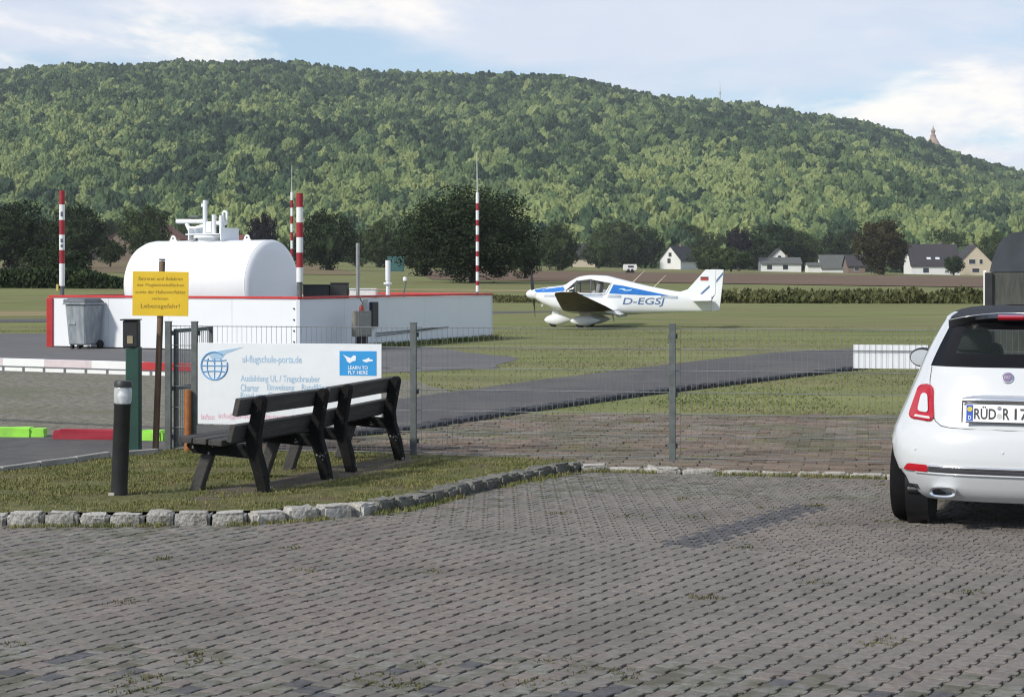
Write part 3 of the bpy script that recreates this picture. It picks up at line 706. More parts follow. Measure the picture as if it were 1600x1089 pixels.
# ------------------------------------------------------------------ bollard lamp, access column, warning sign
black = mat('black_paint', (0.020,0.021,0.023), 0.5, scale=8, var=0.25)
p = G(186, 773, 0.06); bl = tag(empty('bollard_lamp', p), 'black bollard lamp with clear top standing in the grass', 'lamp'); bl.rotation_euler = (0, R(2.2), 0)
MB().lathe([(0,-0.05),(0.062,-0.05),(0.062,0.675),(0.066,0.68),(0.066,0.69),(0,0.69)], 20).build('tube', black, bl, smooth=40)
def glassy(name, col, rough=0.05, a=0.35):
    if name in MATS: return MATS[name]
    m = bpy.data.materials.new(name); m.use_nodes = True; MATS[name] = m; n = m.node_tree; b = n.nodes['Principled BSDF']
    b.inputs['Base Color'].default_value = (*col, 1); b.inputs['Roughness'].default_value = rough
    tr = n.nodes.new('ShaderNodeBsdfTransparent'); tr.inputs[0].default_value = (*[min(1, c*0.6+0.84) for c in col], 1); mx = n.nodes.new('ShaderNodeMixShader'); mx.inputs[0].default_value = a
    n.links.new(tr.outputs[0], mx.inputs[1]); n.links.new(b.outputs[0], mx.inputs[2]); n.links.new(mx.outputs[0], n.nodes['Material Output'].inputs[0]); return m
MB().lathe([(0.060,0.691),(0.067,0.71),(0.067,0.80),(0.060,0.815)], 20).build('lens', glassy('lamp_lens', (0.75,0.78,0.80), 0.1, 0.45), bl, smooth=40)
MB().lathe([(0,0.691),(0.02,0.691),(0.045,0.75),(0.02,0.80),(0,0.80)], 12).build('reflector', mat('lamp_white', (0.8,0.8,0.78), 0.3), bl, smooth=40)
MB().lathe([(0,0.816),(0.068,0.816),(0.068,0.850),(0.060,0.862),(0,0.866)], 20).build('cap', black, bl, smooth=40)
MB().box((-0.045, -0.05, 0.005), (0.05, 0.04, 0.03), bev=0.006).build('foot_plate', mat('foot_concrete', (0.42,0.40,0.36), 0.9, scale=9, var=0.2), bl)

p = G(209, 706, 0.01); ac = tag(empty('access_column', p), 'dark green column with black reader box beside the warning sign', 'column')
MB().box((0,0,0.50), (0.135,0.135,1.04), bev=0.012).build('column_body', mat('dark_green_paint', (0.018,0.060,0.045), 0.5, var=0.15), ac)
MB().box((-0.02,0,1.145), (0.145,0.15,0.26), bev=0.010).build('reader_box', black, ac)
MB().box((-0.02,-0.078,1.09), (0.055,0.006,0.075), bev=0.002).build('keypad', mat('keypad_tan', (0.30,0.25,0.16), 0.6), ac)
MB().box((-0.025,-0.01,1.283), (0.18,0.17,0.012), bev=0.003).build('rain_cover', mat('cover_black', (0.012,0.012,0.014), 0.4), ac)
MB().lathe([(0,1.028),(0.05,1.028),(0.05,1.015),(0.078,1.01),(0,1.01)], 12).build('collar', black, ac)

p = G(243, 706, 0.0); sg = tag(empty('warning_sign', p), 'yellow rectangular warning sign on a brown wooden pole', 'sign'); sg.rotation_euler = (0, R(2.0), 0)
MB().lathe([(0,-0.1),(0.032,-0.1),(0.030,1.86),(0.0,1.865)], 10).build('pole', mat('brown_pole', (0.115,0.062,0.038), 0.85, scale=4, col2=(0.21,0.15,0.105), stretch=(6,6,0.7), bump=0.4), sg, smooth=40)
MB().lathe([(0,1.866),(0.031,1.866),(0.031,1.885),(0,1.885)], 10).build('pole_cap', steel, sg)
yel = mat('sign_yellow', (0.78,0.52,0.025), 0.5, var=0.04); ink = mat('sign_ink', (0.30,0.19,0.02), 0.6)
sp_ = MB().box((0.0, -0.037, 1.545), (0.545, 0.006, 0.432), bev=0.001).build('sign_panel', yel, sg); sp_.rotation_euler = (0, R(-1.4), 0); sp_.location = (0.04, 0, 0)
for t_, zz, h_, w_ in (('Betreten und Befahren', 1.675, 0.034, 0.43), ('der Flugbetriebsflächen', 1.607, 0.038, 0.46), ('sowie der Hallenvorfelder', 1.545, 0.034, 0.49), ('verboten.', 1.485, 0.028, 0.17), ('Lebensgefahr!', 1.392, 0.056, 0.38)):
    text(t_, -w_/2 + (0.0), zz, w_, h_, lambda u, v: Vector((u, -0.0408, v)), ink, sp_)
for zz in (1.37, 1.72): MB().box((0, -0.005, zz), (0.07, 0.05, 0.02)).build('bracket', steel, sg)

# ------------------------------------------------------------------ barrier and painted kerb blocks on the driveway side
wp = mat('white_paint', (0.76,0.77,0.77), 0.5, var=0.05, scale=3); rp = mat('faded_red_paint', (0.60,0.52,0.54), 0.6, var=0.08, scale=8); rfull = mat('barrier_red', (0.42,0.03,0.035), 0.5)
a = AT(-260, 556, 21.4); b = AT(302, 576, 18.9)
bar = tag(empty('barrier', (a.x, a.y, 0)), 'white barrier boom with faded red bands across the driveway', 'barrier'); dv = Vector((b.x-a.x, b.y-a.y, 0)); bl_ = dv.length; bar.rotation_euler = (0, 0, math.atan2(dv.y, dv.x))
zb = 0.5*(a.z+b.z)
edges_ = []; s = 0.0; k = 0
for i, (f0, f1, mm) in enumerate(((0,0.30,wp),(0.30,0.42,rp),(0.42,0.475,wp),(0.475,0.505,rp),(0.505,0.62,wp),(0.62,0.745,rp),(0.745,0.875,wp),(0.875,1.0,rfull))):
    MB().box(((f0+f1)/2*bl_, 0, zb), ((f1-f0)*bl_, 0.05, 0.085), bev=0.004).build('boom_band' if mm is not wp else 'boom_section', mm, bar)
sk = MB()
for i in range(int(bl_/0.30)): sk.box((0.15 + i*0.30, 0, zb - 0.078), (0.26, 0.012, 0.04))
sk.build('skirt_rail', wp, bar)
MB().box((bl_ - 0.02, 0.09, 0.42), (0.10, 0.09, 0.84), bev=0.006).build('rest_post', steel, bar); MB().box((0.05, 0.12, 0.5), (0.3, 0.15, 1.0), bev=0.02).build('drive_housing', wp, bar)
lime = mat('lime_paint', (0.30,0.72,0.07), 0.6, var=0.06, dirt=((0.20,0.42,0.08), 4, 0.5, 0.7, 0.5)); redp = mat('dark_red_paint', (0.30,0.012,0.030), 0.6, var=0.1)
for (x0, x1, y0, y1, m, lb) in ((-150, 68, 667, 682, lime, 'lime green painted kerb block at left edge of the driveway'), (83, 190, 669, 686, redp, 'dark red painted kerb block between the two green ones'), (219, 256, 673, 688, lime, 'small lime green kerb block behind the warning sign pole')):
    A = G(x0, y1, 0.01); B = G(x1, y1 + 1, 0.01); L = (B-A).length
    V, F = rough_block(L, 0.16, 0.12, int(x1), 0.003); o = MB().add(V, F).build('painted_kerb_block', m, None, smooth=50); o.location = ((A.x+B.x)/2, (A.y+B.y)/2 + 0.08, 0.05); o.rotation_euler = (0, 0, math.atan2(B.y-A.y, B.x-A.x))
    tag(o, lb, 'kerb block', 'painted kerb blocks by the driveway')

# ------------------------------------------------------------------ fuel station: low containment wall, tank, masts, bin
CC = Vector((-4.83, 40.5)); CL = Vector((-11.31, 44.0)); CR = Vector((-0.59, 50.0)); CB = CL + CR - CC
WH = 1.25
sheetw = mat('white_sheet_metal', (0.74,0.77,0.80), 0.45, scale=0.6, var=0.03, dirt=((0.58,0.60,0.62), 0.6, 0.52, 0.8, 0.35), spec=0.4)
redrim = mat('red_rim_paint', (0.50,0.035,0.035), 0.45, var=0.10, scale=4)
bund = tag(empty('containment_wall', (CC.x, CC.y, 0)), 'low white sheet metal wall with red rim round the fuel tank', 'wall')
def wall(a, b, name, trim=0.0):
    d = (b - a); L = d.length; t = d / L; ang = math.atan2(t.y, t.x); c = (a + b)/2 - CC; M = Matrix.Rotation(ang, 3, 'Z')
    n = max(1, round(L / 2.05))
    for i in range(n):
        q = a + t*(L*(i+0.5)/n) - CC
        o = MB().box((0,0,0), (L/n - 0.006, 0.05, WH - 0.07), bev=0.003).build('wall_panel', sheetw, bund); o.location = (q.x, q.y, (WH-0.07)/2 + 0.03); o.rotation_euler = (0,0,ang)
    o = MB().box((0,0,0), (L + 0.07, 0.11, 0.055), bev=0.006).build('rim', redrim, bund); o.location = (c.x, c.y, WH - 0.004 - (0.002 if name else 0)); o.rotation_euler = (0,0,ang)
wall(CC, CL, 0); wall(CC, CR, 1); wall(CL, CB, 1); wall(CR, CB, 0)
def corner(p, m, w, off): 
    o = MB().box((0,0,WH/2 - 0.02), (w, w, WH - 0.05), bev=0.005).build('corner_trim', m, bund); o.location = (p.x - CC.x + off[0], p.y - CC.y + off[1], 0)
corner(CL, redrim, 0.15, (-0.02, -0.03)); corner(CC, sheetw, 0.085, (0, 0)); corner(CR, sheetw, 0.085, (0, 0)); corner(CB, sheetw, 0.085, (0,0))
fl = MB().prism([(p - CC)[:] for p in (CC, CR, CB, CL)], 0.02, 0.06, lambda u, v, w: Vector((u*0.985 + 0.02, v*0.985 + 0.05, w))).build('basin_floor', mat('basin_concrete', (0.26,0.26,0.25), 0.9), bund)
uu = (CL - CC).normalized(); vv = (CR - CC).normalized()
bolts = MB()
for z in (0.25, 0.5, 0.75, 1.0):
    q = uu*0.10 - vv*0.035; bolts.lathe([(0,0),(0.022,0),(0.018,0.02),(0,0.022)], 8, Matrix.Translation((q.x, q.y, z)) @ Matrix.Rotation(R(90),4,'X'))
stuff(bolts.build('bolts', steel, bund))
# outer frame + conduit on the shaded side
cd = MB(); q0 = CC + vv*3.6 - CC - uu*0.05; q1 = CC + vv*7.6 - CC - uu*0.05
cd.tube([(q0.x, q0.y, 0.34), (q1.x, q1.y, 0.40)], 0.014, 6); cd.tube([(q0.x, q0.y, 0.28), ((q0.x+q1.x)/2, (q0.y+q1.y)/2, 0.33), (q1.x, q1.y, 0.40)], 0.011, 6); cd.build('conduit', steel, bund)
for k in range(8):
    q = vv*(5.2 + k*0.62) - uu*0.05; MB().box((q.x, q.y, 0.03), (0.09, 0.12, 0.10), bev=0.01).build('foot_block', mat('foot_dark', (0.05,0.05,0.045), 0.9), bund)
q = CC + vv*3.45 - uu*0.075
pc = MB().box((0,0,0), (0.30, 0.09, 0.62), bev=0.01).build('distribution_box', mat('panel_black', (0.018,0.020,0.026), 0.5), None, loc=(q.x, q.y, 0.80)); pc.rotation_euler = (0,0,math.atan2(vv.y, vv.x)); tag(pc, 'black wall box on the shaded side of the white wall', 'box')

# tank
tk = tag(empty('fuel_tank', (0,0,0)), 'white horizontal cylinder fuel tank rising behind the low wall', 'tank')
TR = 1.07; T0 = CC + vv*1.45 + uu*1.62; T1 = T0 + uu*3.75; TZ = 1.53; TL = (T1 - T0).length
tk.location = (T0.x, T0.y, 0); tk.rotation_euler = (0, 0, math.atan2(uu.y, uu.x))
tankw = mat('tank_white', (0.76,0.78,0.80), 0.38, scale=1.0, var=0.025, dirt=((0.60,0.61,0.60), 0.9, 0.54, 0.8, 0.35))
prof = [(0,-0.10),(0.45,-0.088),(0.80,-0.055),(0.98,-0.015),(1.045,0.03),(TR,0.07),(TR,TL-0.30),(TR*0.985,TL-0.16),(TR*0.93,TL-0.02),(TR*0.82,TL+0.09),(TR*0.6,TL+0.17),(TR*0.3,TL+0.215),(0,TL+0.225)]
MB().lathe(prof, 56, Matrix.Translation((0,0,TZ)) @ Matrix.Rotation(R(90), 4, 'Y')).build('shell', tankw, tk, smooth=35)
for x in (0.07, 1.33, 2.6, TL-0.3): MB().lathe([(TR-0.004,x-0.012),(TR+0.0035,x-0.006),(TR+0.0035,x+0.006),(TR-0.004,x+0.012)], 56, Matrix.Translation((0,0,TZ)) @ Matrix.Rotation(R(90), 4, 'Y')).build('weld_seam', tankw, tk, smooth=60)
for x in (0.7, TL-0.7): MB().prism([(-0.85,0.0),(0.85,0.0),(0.85,0.55),(0.6,0.42),(0.3,0.33),(0,0.305),(-0.3,0.33),(-0.6,0.42),(-0.85,0.55)], x-0.09, x+0.09, lambda u, v, w: Vector((w, u, v + 0.06 + 0.10))).build('saddle', tankw, tk)
for x in (0.78, 3.02):
    M = Matrix.Translation((x, 0, TZ + TR + 0.045)) @ Matrix.Rotation(R(90), 4, 'X')
    bmv = MB().prism([(0.125*math.cos(a)*0.62 if a < 3.2 else 0, 0.09*math.sin(a)) for a in np.linspace(0, math.pi, 9)] + [(-0.13,-0.07),(0.13,-0.07)], -0.012, 0.012, lambda u, v, w: Vector((x+u, w, TZ+TR+0.045+v)))
    lg = bmv.build('lifting_lug', tankw, tk); MB().lathe([(0,-0.0135),(0.026,-0.0135),(0.026,0.0135),(0,0.0135)], 10, Matrix.Translation((x, 0, TZ+TR+0.06)) @ Matrix.Rotation(R(90),4,'X')).build('lug_hole', black, lg)
mx = 1.85; mz = TZ + TR
MB().lathe([(0.33,mz-0.10),(0.33,mz+0.06),(0.43,mz+0.06),(0.43,mz+0.12),(0,mz+0.12)], 24, Matrix.Translation((mx,0,0))).build('manhole', tankw, tk, smooth=40)
MB().box((mx, 0, mz+0.145), (1.02, 0.72, 0.03), bev=0.006).build('platform', tankw, tk)
def tp(px): return mx + (330 - px)*0.0176                       # tank-axis coordinate of a fitting from its place along the top
fit = [(319, 0.0, [(0.12,0.14),(0.12,0.98)], 0.055), (339, 0.1, [(0.1,0.14),(0.1,0.62)], 0.055), (345, -0.1, [(0,0.14),(0,0.55)], 0.05), (352,0.12,[(0,0.14),(0,0.60)],0.045), (307, 0.15, [(0,0.0),(0,0.30)], 0.045), (359, -.1, [(0,0.0),(0,0.28)], 0.045)]
for px, yy, zz, r in fit: MB().tube([(tp(px), yy, mz+zz[0][1]), (tp(px), yy, mz+zz[1][1])], r, 10).build('vent_pipe', tankw, tk, smooth=40)
MB().tube([(tp(350), 0, mz+0.5), (tp(350), 0, mz+0.66), (tp(352), 0, mz+0.70), (tp(354), 0, mz+0.70), (tp(356.5), 0, mz+0.66), (tp(356.5), 0, mz+0.48)], 0.032, 8).build('gooseneck', tankw, tk, smooth=40)
MB().tube([(tp(319), 0, mz+0.47), (tp(270), 0, mz+0.48)], 0.055, 10).build('arm', tankw, tk, smooth=40)
MB().box((tp(303), 0, mz+0.585), (0.28, 0.16, 0.05), bev=0.01).build('arm_cover', mat('grey_cover', (0.10,0.11,0.12), 0.6), tk)
MB().tube([(tp(287), 0, mz+0.42), (tp(291), 0, mz+0.30), (tp(301), 0, mz+0.30), (tp(318), 0, mz+0.36)], [0.05,0.06,0.05,0.05], 10).build('valve', tankw, tk, smooth=40)
MB().box((tp(330), 0.05, mz+0.32), (0.16,0.14,0.28), bev=0.03).build('valve_block', tankw, tk); MB().box((tp(347), 0.0, mz+0.42), (0.26,0.2,0.10), bev=0.03).build('flange', tankw, tk)
MB().lathe([(0,0),(0.045,0),(0.045,0.07),(0,0.08)], 8, Matrix.Translation((tp(315.5), 0.0, mz+0.82))).build('sensor', tankw, tk)
for px in (306, 361): MB().box((tp(px), 0, mz+0.15), (0.03, 0.70, 0.30)).build('rail', tankw, tk)

# red-white masts
red_b = mat('band_red', (0.30,0.012,0.022), 0.5, var=0.12, scale=6); wht_b = mat('band_white', (0.74,0.75,0.74), 0.5, var=0.05, scale=6, dirt=((0.22,0.23,0.25), 3, 0.58, 0.66, 0.6))
def banded(name, base, ztop, r, cuts, d, label, first_red, whip=0.0, cat='mast'):
    o = tag(empty(name, base), label, cat)
    zs = [EYE - (c - HOR)*d/FOC for c in cuts]
    for i, (z1, z0) in enumerate(zip(zs, zs[1:])):
        m = red_b if (i % 2 == 0) == first_red else wht_b
        MB().lathe([(0, z0 - base[2] + 0.001), (r, z0 - base[2] + 0.001), (r, z1 - base[2] - 0.001), (0, z1 - base[2] - 0.001)], 12).build('band', m, o, smooth=40)
    if zs[-1] - base[2] > 0.01: MB().lathe([(0, 0), (r*0.8, 0), (r*0.8, zs[-1]-base[2]), (0, zs[-1]-base[2])], 10).build('foot', steel, o)
    if whip: MB().tube([(0,0,zs[0]-base[2]), (0,0,zs[0]-base[2]+whip)], [0.014, 0.006], 6).build('whip_antenna', mat('whip_pale', (0.45,0.46,0.44), 0.5), o)
    return o
p = CL + vv*0.22 - uu*0.16
m1 = banded('striped_mast', (p.x, p.y, 0.06), 0, 0.070, [298,320,344,367,391,412,447], p.y, 'red and white striped mast at left corner of the wall', True)
MB().box((-0.10, -0.05, 1.40), (0.05,0.05,0.16)).build('switch', mat('switch_yellow', (0.5,0.42,0.12), 0.6), m1)
st = mat('sticker_dark', (0.10,0.11,0.14), 0.6)
for z, h in ((2.55,0.10),(2.42,0.07),(3.2,0.12)): MB().box((0.01, -0.068, z), (0.06, 0.008, h)).build('sticker', st, m1)
p = CC + vv*0.16 + uu*0.06
banded('striped_mast', (p.x, p.y, 0.06), 0, 0.078, [302,324,348,371,395,418,441], p.y, 'thick red and white striped mast at near corner of the wall', True)
p = Vector(((456-800)*45.6/FOC, 45.6))
banded('antenna_mast', (p.x, p.y, 0.06), 0, 0.035, [300,313,325,338,350,363,376,389,402,418], p.y, 'thin red and white antenna mast just left of the thick striped one', False, 0.7)
p = Vector((-54*49.85/FOC, 49.85))
am = banded('antenna_mast', (p.x, p.y, 0.06), 0, 0.045, [301,318,329,344,353,367,378,393,401,415,425,439,446,456], p.y, 'tall thin red and white antenna mast in front of the big tree', False, 0.0)
MB().tube([(0,0,EYE-(301-HOR)*p.y/FOC-0.06), (-0.02,0,EYE-(238-HOR)*p.y/FOC-0.06)], [0.022,0.008], 6).build('whip_antenna', MATS['whip_pale'], am)
# single fittings along the wall
p = CC + vv*3.0 + uu*0.35; d = p.y; x = (559-800)*d/FOC
o = MB().tube([(0,0,0),(0,0,EYE-(380-HOR)*d/FOC-0.06)], 0.045, 10).build('steel_pole', mat('pole_grey', (0.30,0.31,0.31), 0.5, metal=0.4), None, smooth=40, loc=(x, d, 0.06)); tag(o, 'plain grey steel pole inside the wall above the grey cabinet', 'pole')
d = 46.5; x = (606-800)*d/FOC; vp = tag(empty('vent_stack', (x, d, 0.06)), 'short white vent pipe standing up behind the red rim', 'pipe')
zt = EYE-(407-HOR)*d/FOC-0.06; MB().tube([(0,0,zt-0.52),(0,0,zt)], 0.065, 12).build('pipe_head', tankw, vp, smooth=40); MB().tube([(0,0,0),(0,0,zt-0.52)], 0.05, 10).build('pipe', tankw, vp, smooth=40); MB().lathe([(0,0),(0.11,0),(0.11,0.05),(0,0.06)], 14, Matrix.Translation((0,0,zt-0.62))).build('flange', tankw, vp)
d = 47.5; x = (631-800)*d/FOC; lp = tag(empty('inspection_lamp', (x, d, 0.06)), 'small white lamp on a thin bent rod behind the wall', 'lamp'); zt = EYE-(436-HOR)*d/FOC-0.06
MB().tube([(0,0,0),(0,0,zt-0.40),(0.06,0,zt-0.05)], 0.016, 6).build('rod', steel, lp); MB().lathe([(0,-0.06),(0.05,-0.05),(0.06,0.0),(0.04,0.05),(0,0.06)], 12, Matrix.Translation((0.03,0,zt))).build('lamp_head', tankw, lp, smooth=40)
for x0, x1, y0, m, lb in ((472,514,446,mat('crate_black',(0.025,0.027,0.028),0.7),'long dark equipment box behind the rim near the mast'), (515,543,443,MATS['crate_black'],'taller dark equipment box next to the long one'), (545,588,452,mat('box_white',(0.70,0.71,0.70),0.5),'flat white box lying behind the red rim')):
    d = 43.8; za = EYE-(y0-HOR)*d/FOC; o = tag(empty('equipment_box', ((x0+x1-1600)/2*d/FOC, d + 0.3, 0.06)), lb, 'box'); w = (x1-x0)*d/FOC
    MB().box((0,0,(za-0.06)/2), (w-0.02, 0.4, za-0.06), bev=0.02).build('case', m, o); MB().box((0,0,za-0.055), (w, 0.44, 0.03), bev=0.008).build('lid', m, o)
# grey cabinet on a stand outside the wall
d = 41.8; x = (565-800)*d/FOC; cb = tag(empty('control_cabinet', (x, d, 0.006)), 'grey metal cabinet with red beacon on a dark stand', 'cabinet', None); cb.rotation_euler = (0,0,R(38))
gm_ = mat('cabinet_grey', (0.20,0.20,0.175), 0.6, var=0.1, scale=3)
MB().box((0,0,0.62), (0.36,0.30,0.60), bev=0.012).build('case', gm_, cb); MB().box((0,-0.153,0.62), (0.30,0.012,0.52), bev=0.004).build('door', mat('cabinet_door', (0.25,0.25,0.225), 0.6), cb)
MB().box((0,0,0.16), (0.22,0.2,0.32), bev=0.01).build('stand', mat('stand_dark', (0.03,0.03,0.032), 0.7), cb); MB().lathe([(0,0.92),(0.06,0.92),(0.055,1.02),(0.03,1.05),(0,1.05)], 12).build('beacon', mat('beacon_red', (0.35,0.05,0.03), 0.4), cb, smooth=40)
MB().tube([(0,0,1.05),(0.02,0,1.12),(-0.04,0,1.2),(-0.02,0,1.28)], 0.018, 6).build('cable', steel, cb); MB().box((0.16,0.12,0.86), (0.16,0.06,0.66), bev=0.01).build('hose_reel_plate', mat('reel_grey', (0.42,0.44,0.44), 0.5), cb)
# wheelie bin
d = 42.9; x = (131-800)*d/FOC; wb = tag(empty('waste_bin', (x, d, 0.006), R(-26)), 'weathered grey wheelie bin in front of the white wall', 'bin')
bg_ = mat('bin_grey', (0.19,0.22,0.245), 0.7, scale=5, col2=(0.30,0.33,0.35), stretch=(2,2,0.5), bump=0.2, thr=(0.4,0.62))
bmv = MB(); 
def frus(z0, z1, a0, b0, a1, b1, dy=0): 
    P = [(-a0,-b0,z0),(a0,-b0,z0),(a0,b0,z0),(-a0,b0,z0),(-a1,-b1+dy,z1),(a1,-b1+dy,z1),(a1,b1+dy,z1),(-a1,b1+dy,z1)]; return MB().add(P, [(0,3,2,1),(4,5,6,7),(0,1,5,4),(1,2,6,5),(2,3,7,6),(3,0,4,7)])
o = frus(0.09, 1.06, 0.25, 0.26, 0.30, 0.34).build('bin_body', bg_, wb); o.modifiers.new('bevel','BEVEL').width = 0.03
MB().box((0,-0.01,1.075), (0.66,0.74,0.045), bev=0.012).build('bin_rim', bg_, wb)
o = frus(1.10, 1.20, 0.335, 0.38, 0.27, 0.30).build('lid', mat('bin_lid', (0.10,0.115,0.13), 0.6, var=0.15, scale=5), wb); o.modifiers.new('bevel','BEVEL').width = 0.02
MB().box((-0.1,-0.30,0.72), (0.22,0.012,0.30), Matrix.Rotation(R(-4.7),3,'X'), bev=0.004).build('front_plate', bg_, wb)
for sx in (-1, 1):
    w_ = MB().lathe([(0,-0.03),(0.06,-0.03),(0.10,-0.025),(0.10,0.025),(0.06,0.03),(0,0.03)], 16, Matrix.Translation((sx*0.30, 0.24, 0.10)) @ Matrix.Rotation(R(90),4,'Y')).build('wheel', mat('tyre_black', (0.012,0.012,0.013), 0.8, var=0.2), wb, smooth=40)
MB().tube([(-0.25,0.40,1.08),(-0.25,0.45,1.08),(0.25,0.45,1.08),(0.25,0.40,1.08)], 0.016, 6).build('handle', bg_, wb)
fo = MB()
for sx in (-0.18, 0.02): fo.box((sx,-0.20,0.045), (0.06,0.08,0.09))
fo.build('front_feet', MATS['tyre_black'], wb)
# little camera box at the wall's left corner
q = CL - uu*0.55 - vv*0.09; wl_ = tag(empty('wall_lamp', (q.x, q.y, 1.12)), 'small grey lamp on the wall corner left of the bin', 'lamp'); MB().box((0,0,0), (0.12,0.12,0.12), bev=0.02).build('housing', mat('lamp_grey', (0.16,0.17,0.20), 0.5), wl_); MB().tube([(0.05,-0.03,-0.05),(0.09,-0.05,-0.16),(0.16,-0.04,-0.17),(0.2,-0.03,-0.05)], 0.010, 6).build('cable', steel, wl_)

# ------------------------------------------------------------------ low-wing touring aircraft
def patch(poly, fn, cuts=3):
    """flat polygon (u,v) triangulated, refined and laid on a curved surface by fn"""
    bm = bmesh.new(); f = bm.faces.new([bm.verts.new((u, v, 0)) for u, v in poly]); bmesh.ops.triangulate(bm, faces=[f])
    if cuts: bmesh.ops.subdivide_edges(bm, edges=bm.edges[:], cuts=cuts, use_grid_fill=True)
    bm.verts.index_update(); V = [fn(v.co.x, v.co.y) for v in bm.verts]; F = [[v.index for v in f.verts] for f in bm.faces]; bm.free(); return MB().add(V, F)
PL = tag(empty('light_aircraft', (0,0,0)), 'white and blue single propeller aircraft parked on the airfield grass', 'aircraft')
pwhite = mat('aircraft_white', (0.78,0.80,0.81), 0.30, var=0.015, scale=1.0, coat=0.3); pblue = mat('aircraft_blue', (0.015,0.16,0.52), 0.35, var=0.08, coat=0.3)
pstripe = mat('aircraft_stripe', (0.10,0.17,0.30), 0.4); pink_ = mat('registration_ink', (0.10,0.17,0.33), 0.45); pdark = mat('wing_underside', (0.095,0.072,0.060), 0.6, var=0.3, scale=4)  # shade below the white wings is put into the underside colour
# local axes: x back along the fuselage from the spinner tip, y to starboard, z up; ground at z = 0
TOPZ = [(0.34,1.31),(0.8,1.38),(1.35,1.45),(1.6,1.60),(1.92,1.745),(2.3,1.79),(2.8,1.77),(3.2,1.68),(3.8,1.53),(4.5,1.37),(5.3,1.23),(6.0,1.16),(6.42,1.14)]
BOTZ = [(0.34,0.98),(0.6,0.80),(1.0,0.62),(1.7,0.47),(2.5,0.42),(3.2,0.42),(4.2,0.46),(5.2,0.51),(6.2,0.545),(6.42,0.56)]
HW = [(0.34,0.33),(0.7,0.43),(1.4,0.50),(2.0,0.55),(2.8,0.55),(3.5,0.47),(4.5,0.31),(5.5,0.17),(6.2,0.09),(6.42,0.07)]
def fus(x, z, off=0.0, side=-1):
    zt, zb, w = smooth_tab(TOPZ, x), smooth_tab(BOTZ, x), smooth_tab(HW, x); zc = zb + 0.42*(zt-zb)
    h = (zt - zc) if z > zc else (zc - zb); q = min(1.0, abs(z - zc)/h); pw = 2.4 if z > zc else 3.2
    return Vector((x, side*(w*(1 - q**pw)**(1/pw) + off), z))
WIN = [(1.42,1.235),(1.82,1.60),(2.30,1.66),(3.05,1.52),(2.86,1.16),(2.3,1.15),(1.75,1.17)]
sec = 56; xsl = list(np.linspace(0.34, 6.42, 110)); mb = MB()
rings = []
for x in xsl:
    zt, zb, w = smooth_tab(TOPZ, x), smooth_tab(BOTZ, x), smooth_tab(HW, x); zc = zb + 0.42*(zt-zb); ringp = []
    for k in range(sec):
        a = 2*math.pi*k/sec; c, s_ = math.cos(a), math.sin(a); pw = 2.4 if s_ > 0 else 3.2; h = (zt-zc) if s_ > 0 else (zc-zb)
        ringp.append((x, math.copysign(abs(c)**(2/pw), c)*w, zc + math.copysign(abs(s_)**(2/pw), s_)*h))
    rings.append(ringp)
V = [p for r_ in rings for p in r_]; F = []
for i in range(len(xsl)-1):
    for k in range(sec):
        q = (i*sec+k, i*sec+(k+1)%sec, (i+1)*sec+(k+1)%sec, (i+1)*sec+k)
        cx = sum(V[j][0] for j in q)/4; cz = sum(V[j][2] for j in q)/4; cy = sum(V[j][1] for j in q)/4
        if inside((cx, cz), WIN) and abs(cy) > 0.12: continue
        F.append(q)
F.append(tuple(range(sec))); F.append(tuple((len(xsl)-1)*sec+k for k in range(sec)))
MB().add(V, F).build('fuselage', pwhite, PL, smooth=50)
canopy = glassy('canopy_glass', (0.06,0.07,0.08), 0.05, 0.22)
for sd_ in (-1, 1):
    pw_ = patch(WIN, lambda u, v: fus(u, v, 0.006, sd_), 5).build('window', canopy, PL, smooth='all')
    for x0, z0, x1, z1 in ((1.82,1.17,1.84,1.61),(2.36,1.15,2.34,1.65)):
        MB().tube([fus(x0+(x1-x0)*t, z0+(z1-z0)*t, 0.008, sd_) for t in np.linspace(0,1,6)], 0.020, 6).build('frame', mat('frame_grey', (0.10,0.11,0.12), 0.5), pw_)
    MB().tube([fus(*[WIN[i % 7][c] for c in (0,1)], 0.004, sd_) if t == 0 else fus(WIN[i][0]+(WIN[(i+1)%7][0]-WIN[i][0])*t, WIN[i][1]+(WIN[(i+1)%7][1]-WIN[i][1])*t, 0.004, sd_) for i in range(7) for t in (0,.25,.5,.75)] + [fus(*WIN[0], 0.004, sd_)], 0.022, 6).build('window_surround', pwhite, pw_)
    patch([(0.36,1.285),(0.80,1.355),(1.34,1.42),(1.50,1.21),(0.36,1.19)], lambda u, v: fus(u, v, 0.004, sd_), 4).build('nose_panel', pblue, PL, smooth='all')
    patch([(3.12,1.47),(3.42,1.43),(4.2,1.26),(5.0,1.09),(4.2,1.10),(2.98,1.16)], lambda u, v: fus(u, v, 0.004, sd_), 5).build('tail_panel', pblue, PL, smooth='all')
    for z0, z1, th in ((1.145,1.10,0.020),(1.100,1.060,0.016),(1.062,1.027,0.013)):
        patch([(0.36,z0),(3.4,z1),(3.4,z1-th),(0.36,z0-th)], lambda u, v: fus(u, v, 0.004, sd_), 7).build('stripe', pstripe, PL)
        patch([(4.72,z1-0.012),(5.3,z1-0.035),(5.3,z1-0.035-th),(4.72,z1-0.012-th)], lambda u, v: fus(u, v, 0.004, sd_), 4).build('stripe', pstripe, PL)
text('D-EGSJ', 3.42, 0.715, 1.36, 0.30, lambda u, v: fus(u, v, 0.006, -1), pink_, PL, 'registration', shear=0.26, bold=0.012)
text('D-EGSJ', 0, 0, 1.36, 0.30, lambda u, v: fus(4.66-u, 0.715+v, 0.006, 1), pink_, PL, 'registration', shear=0.18, bold=0.035)
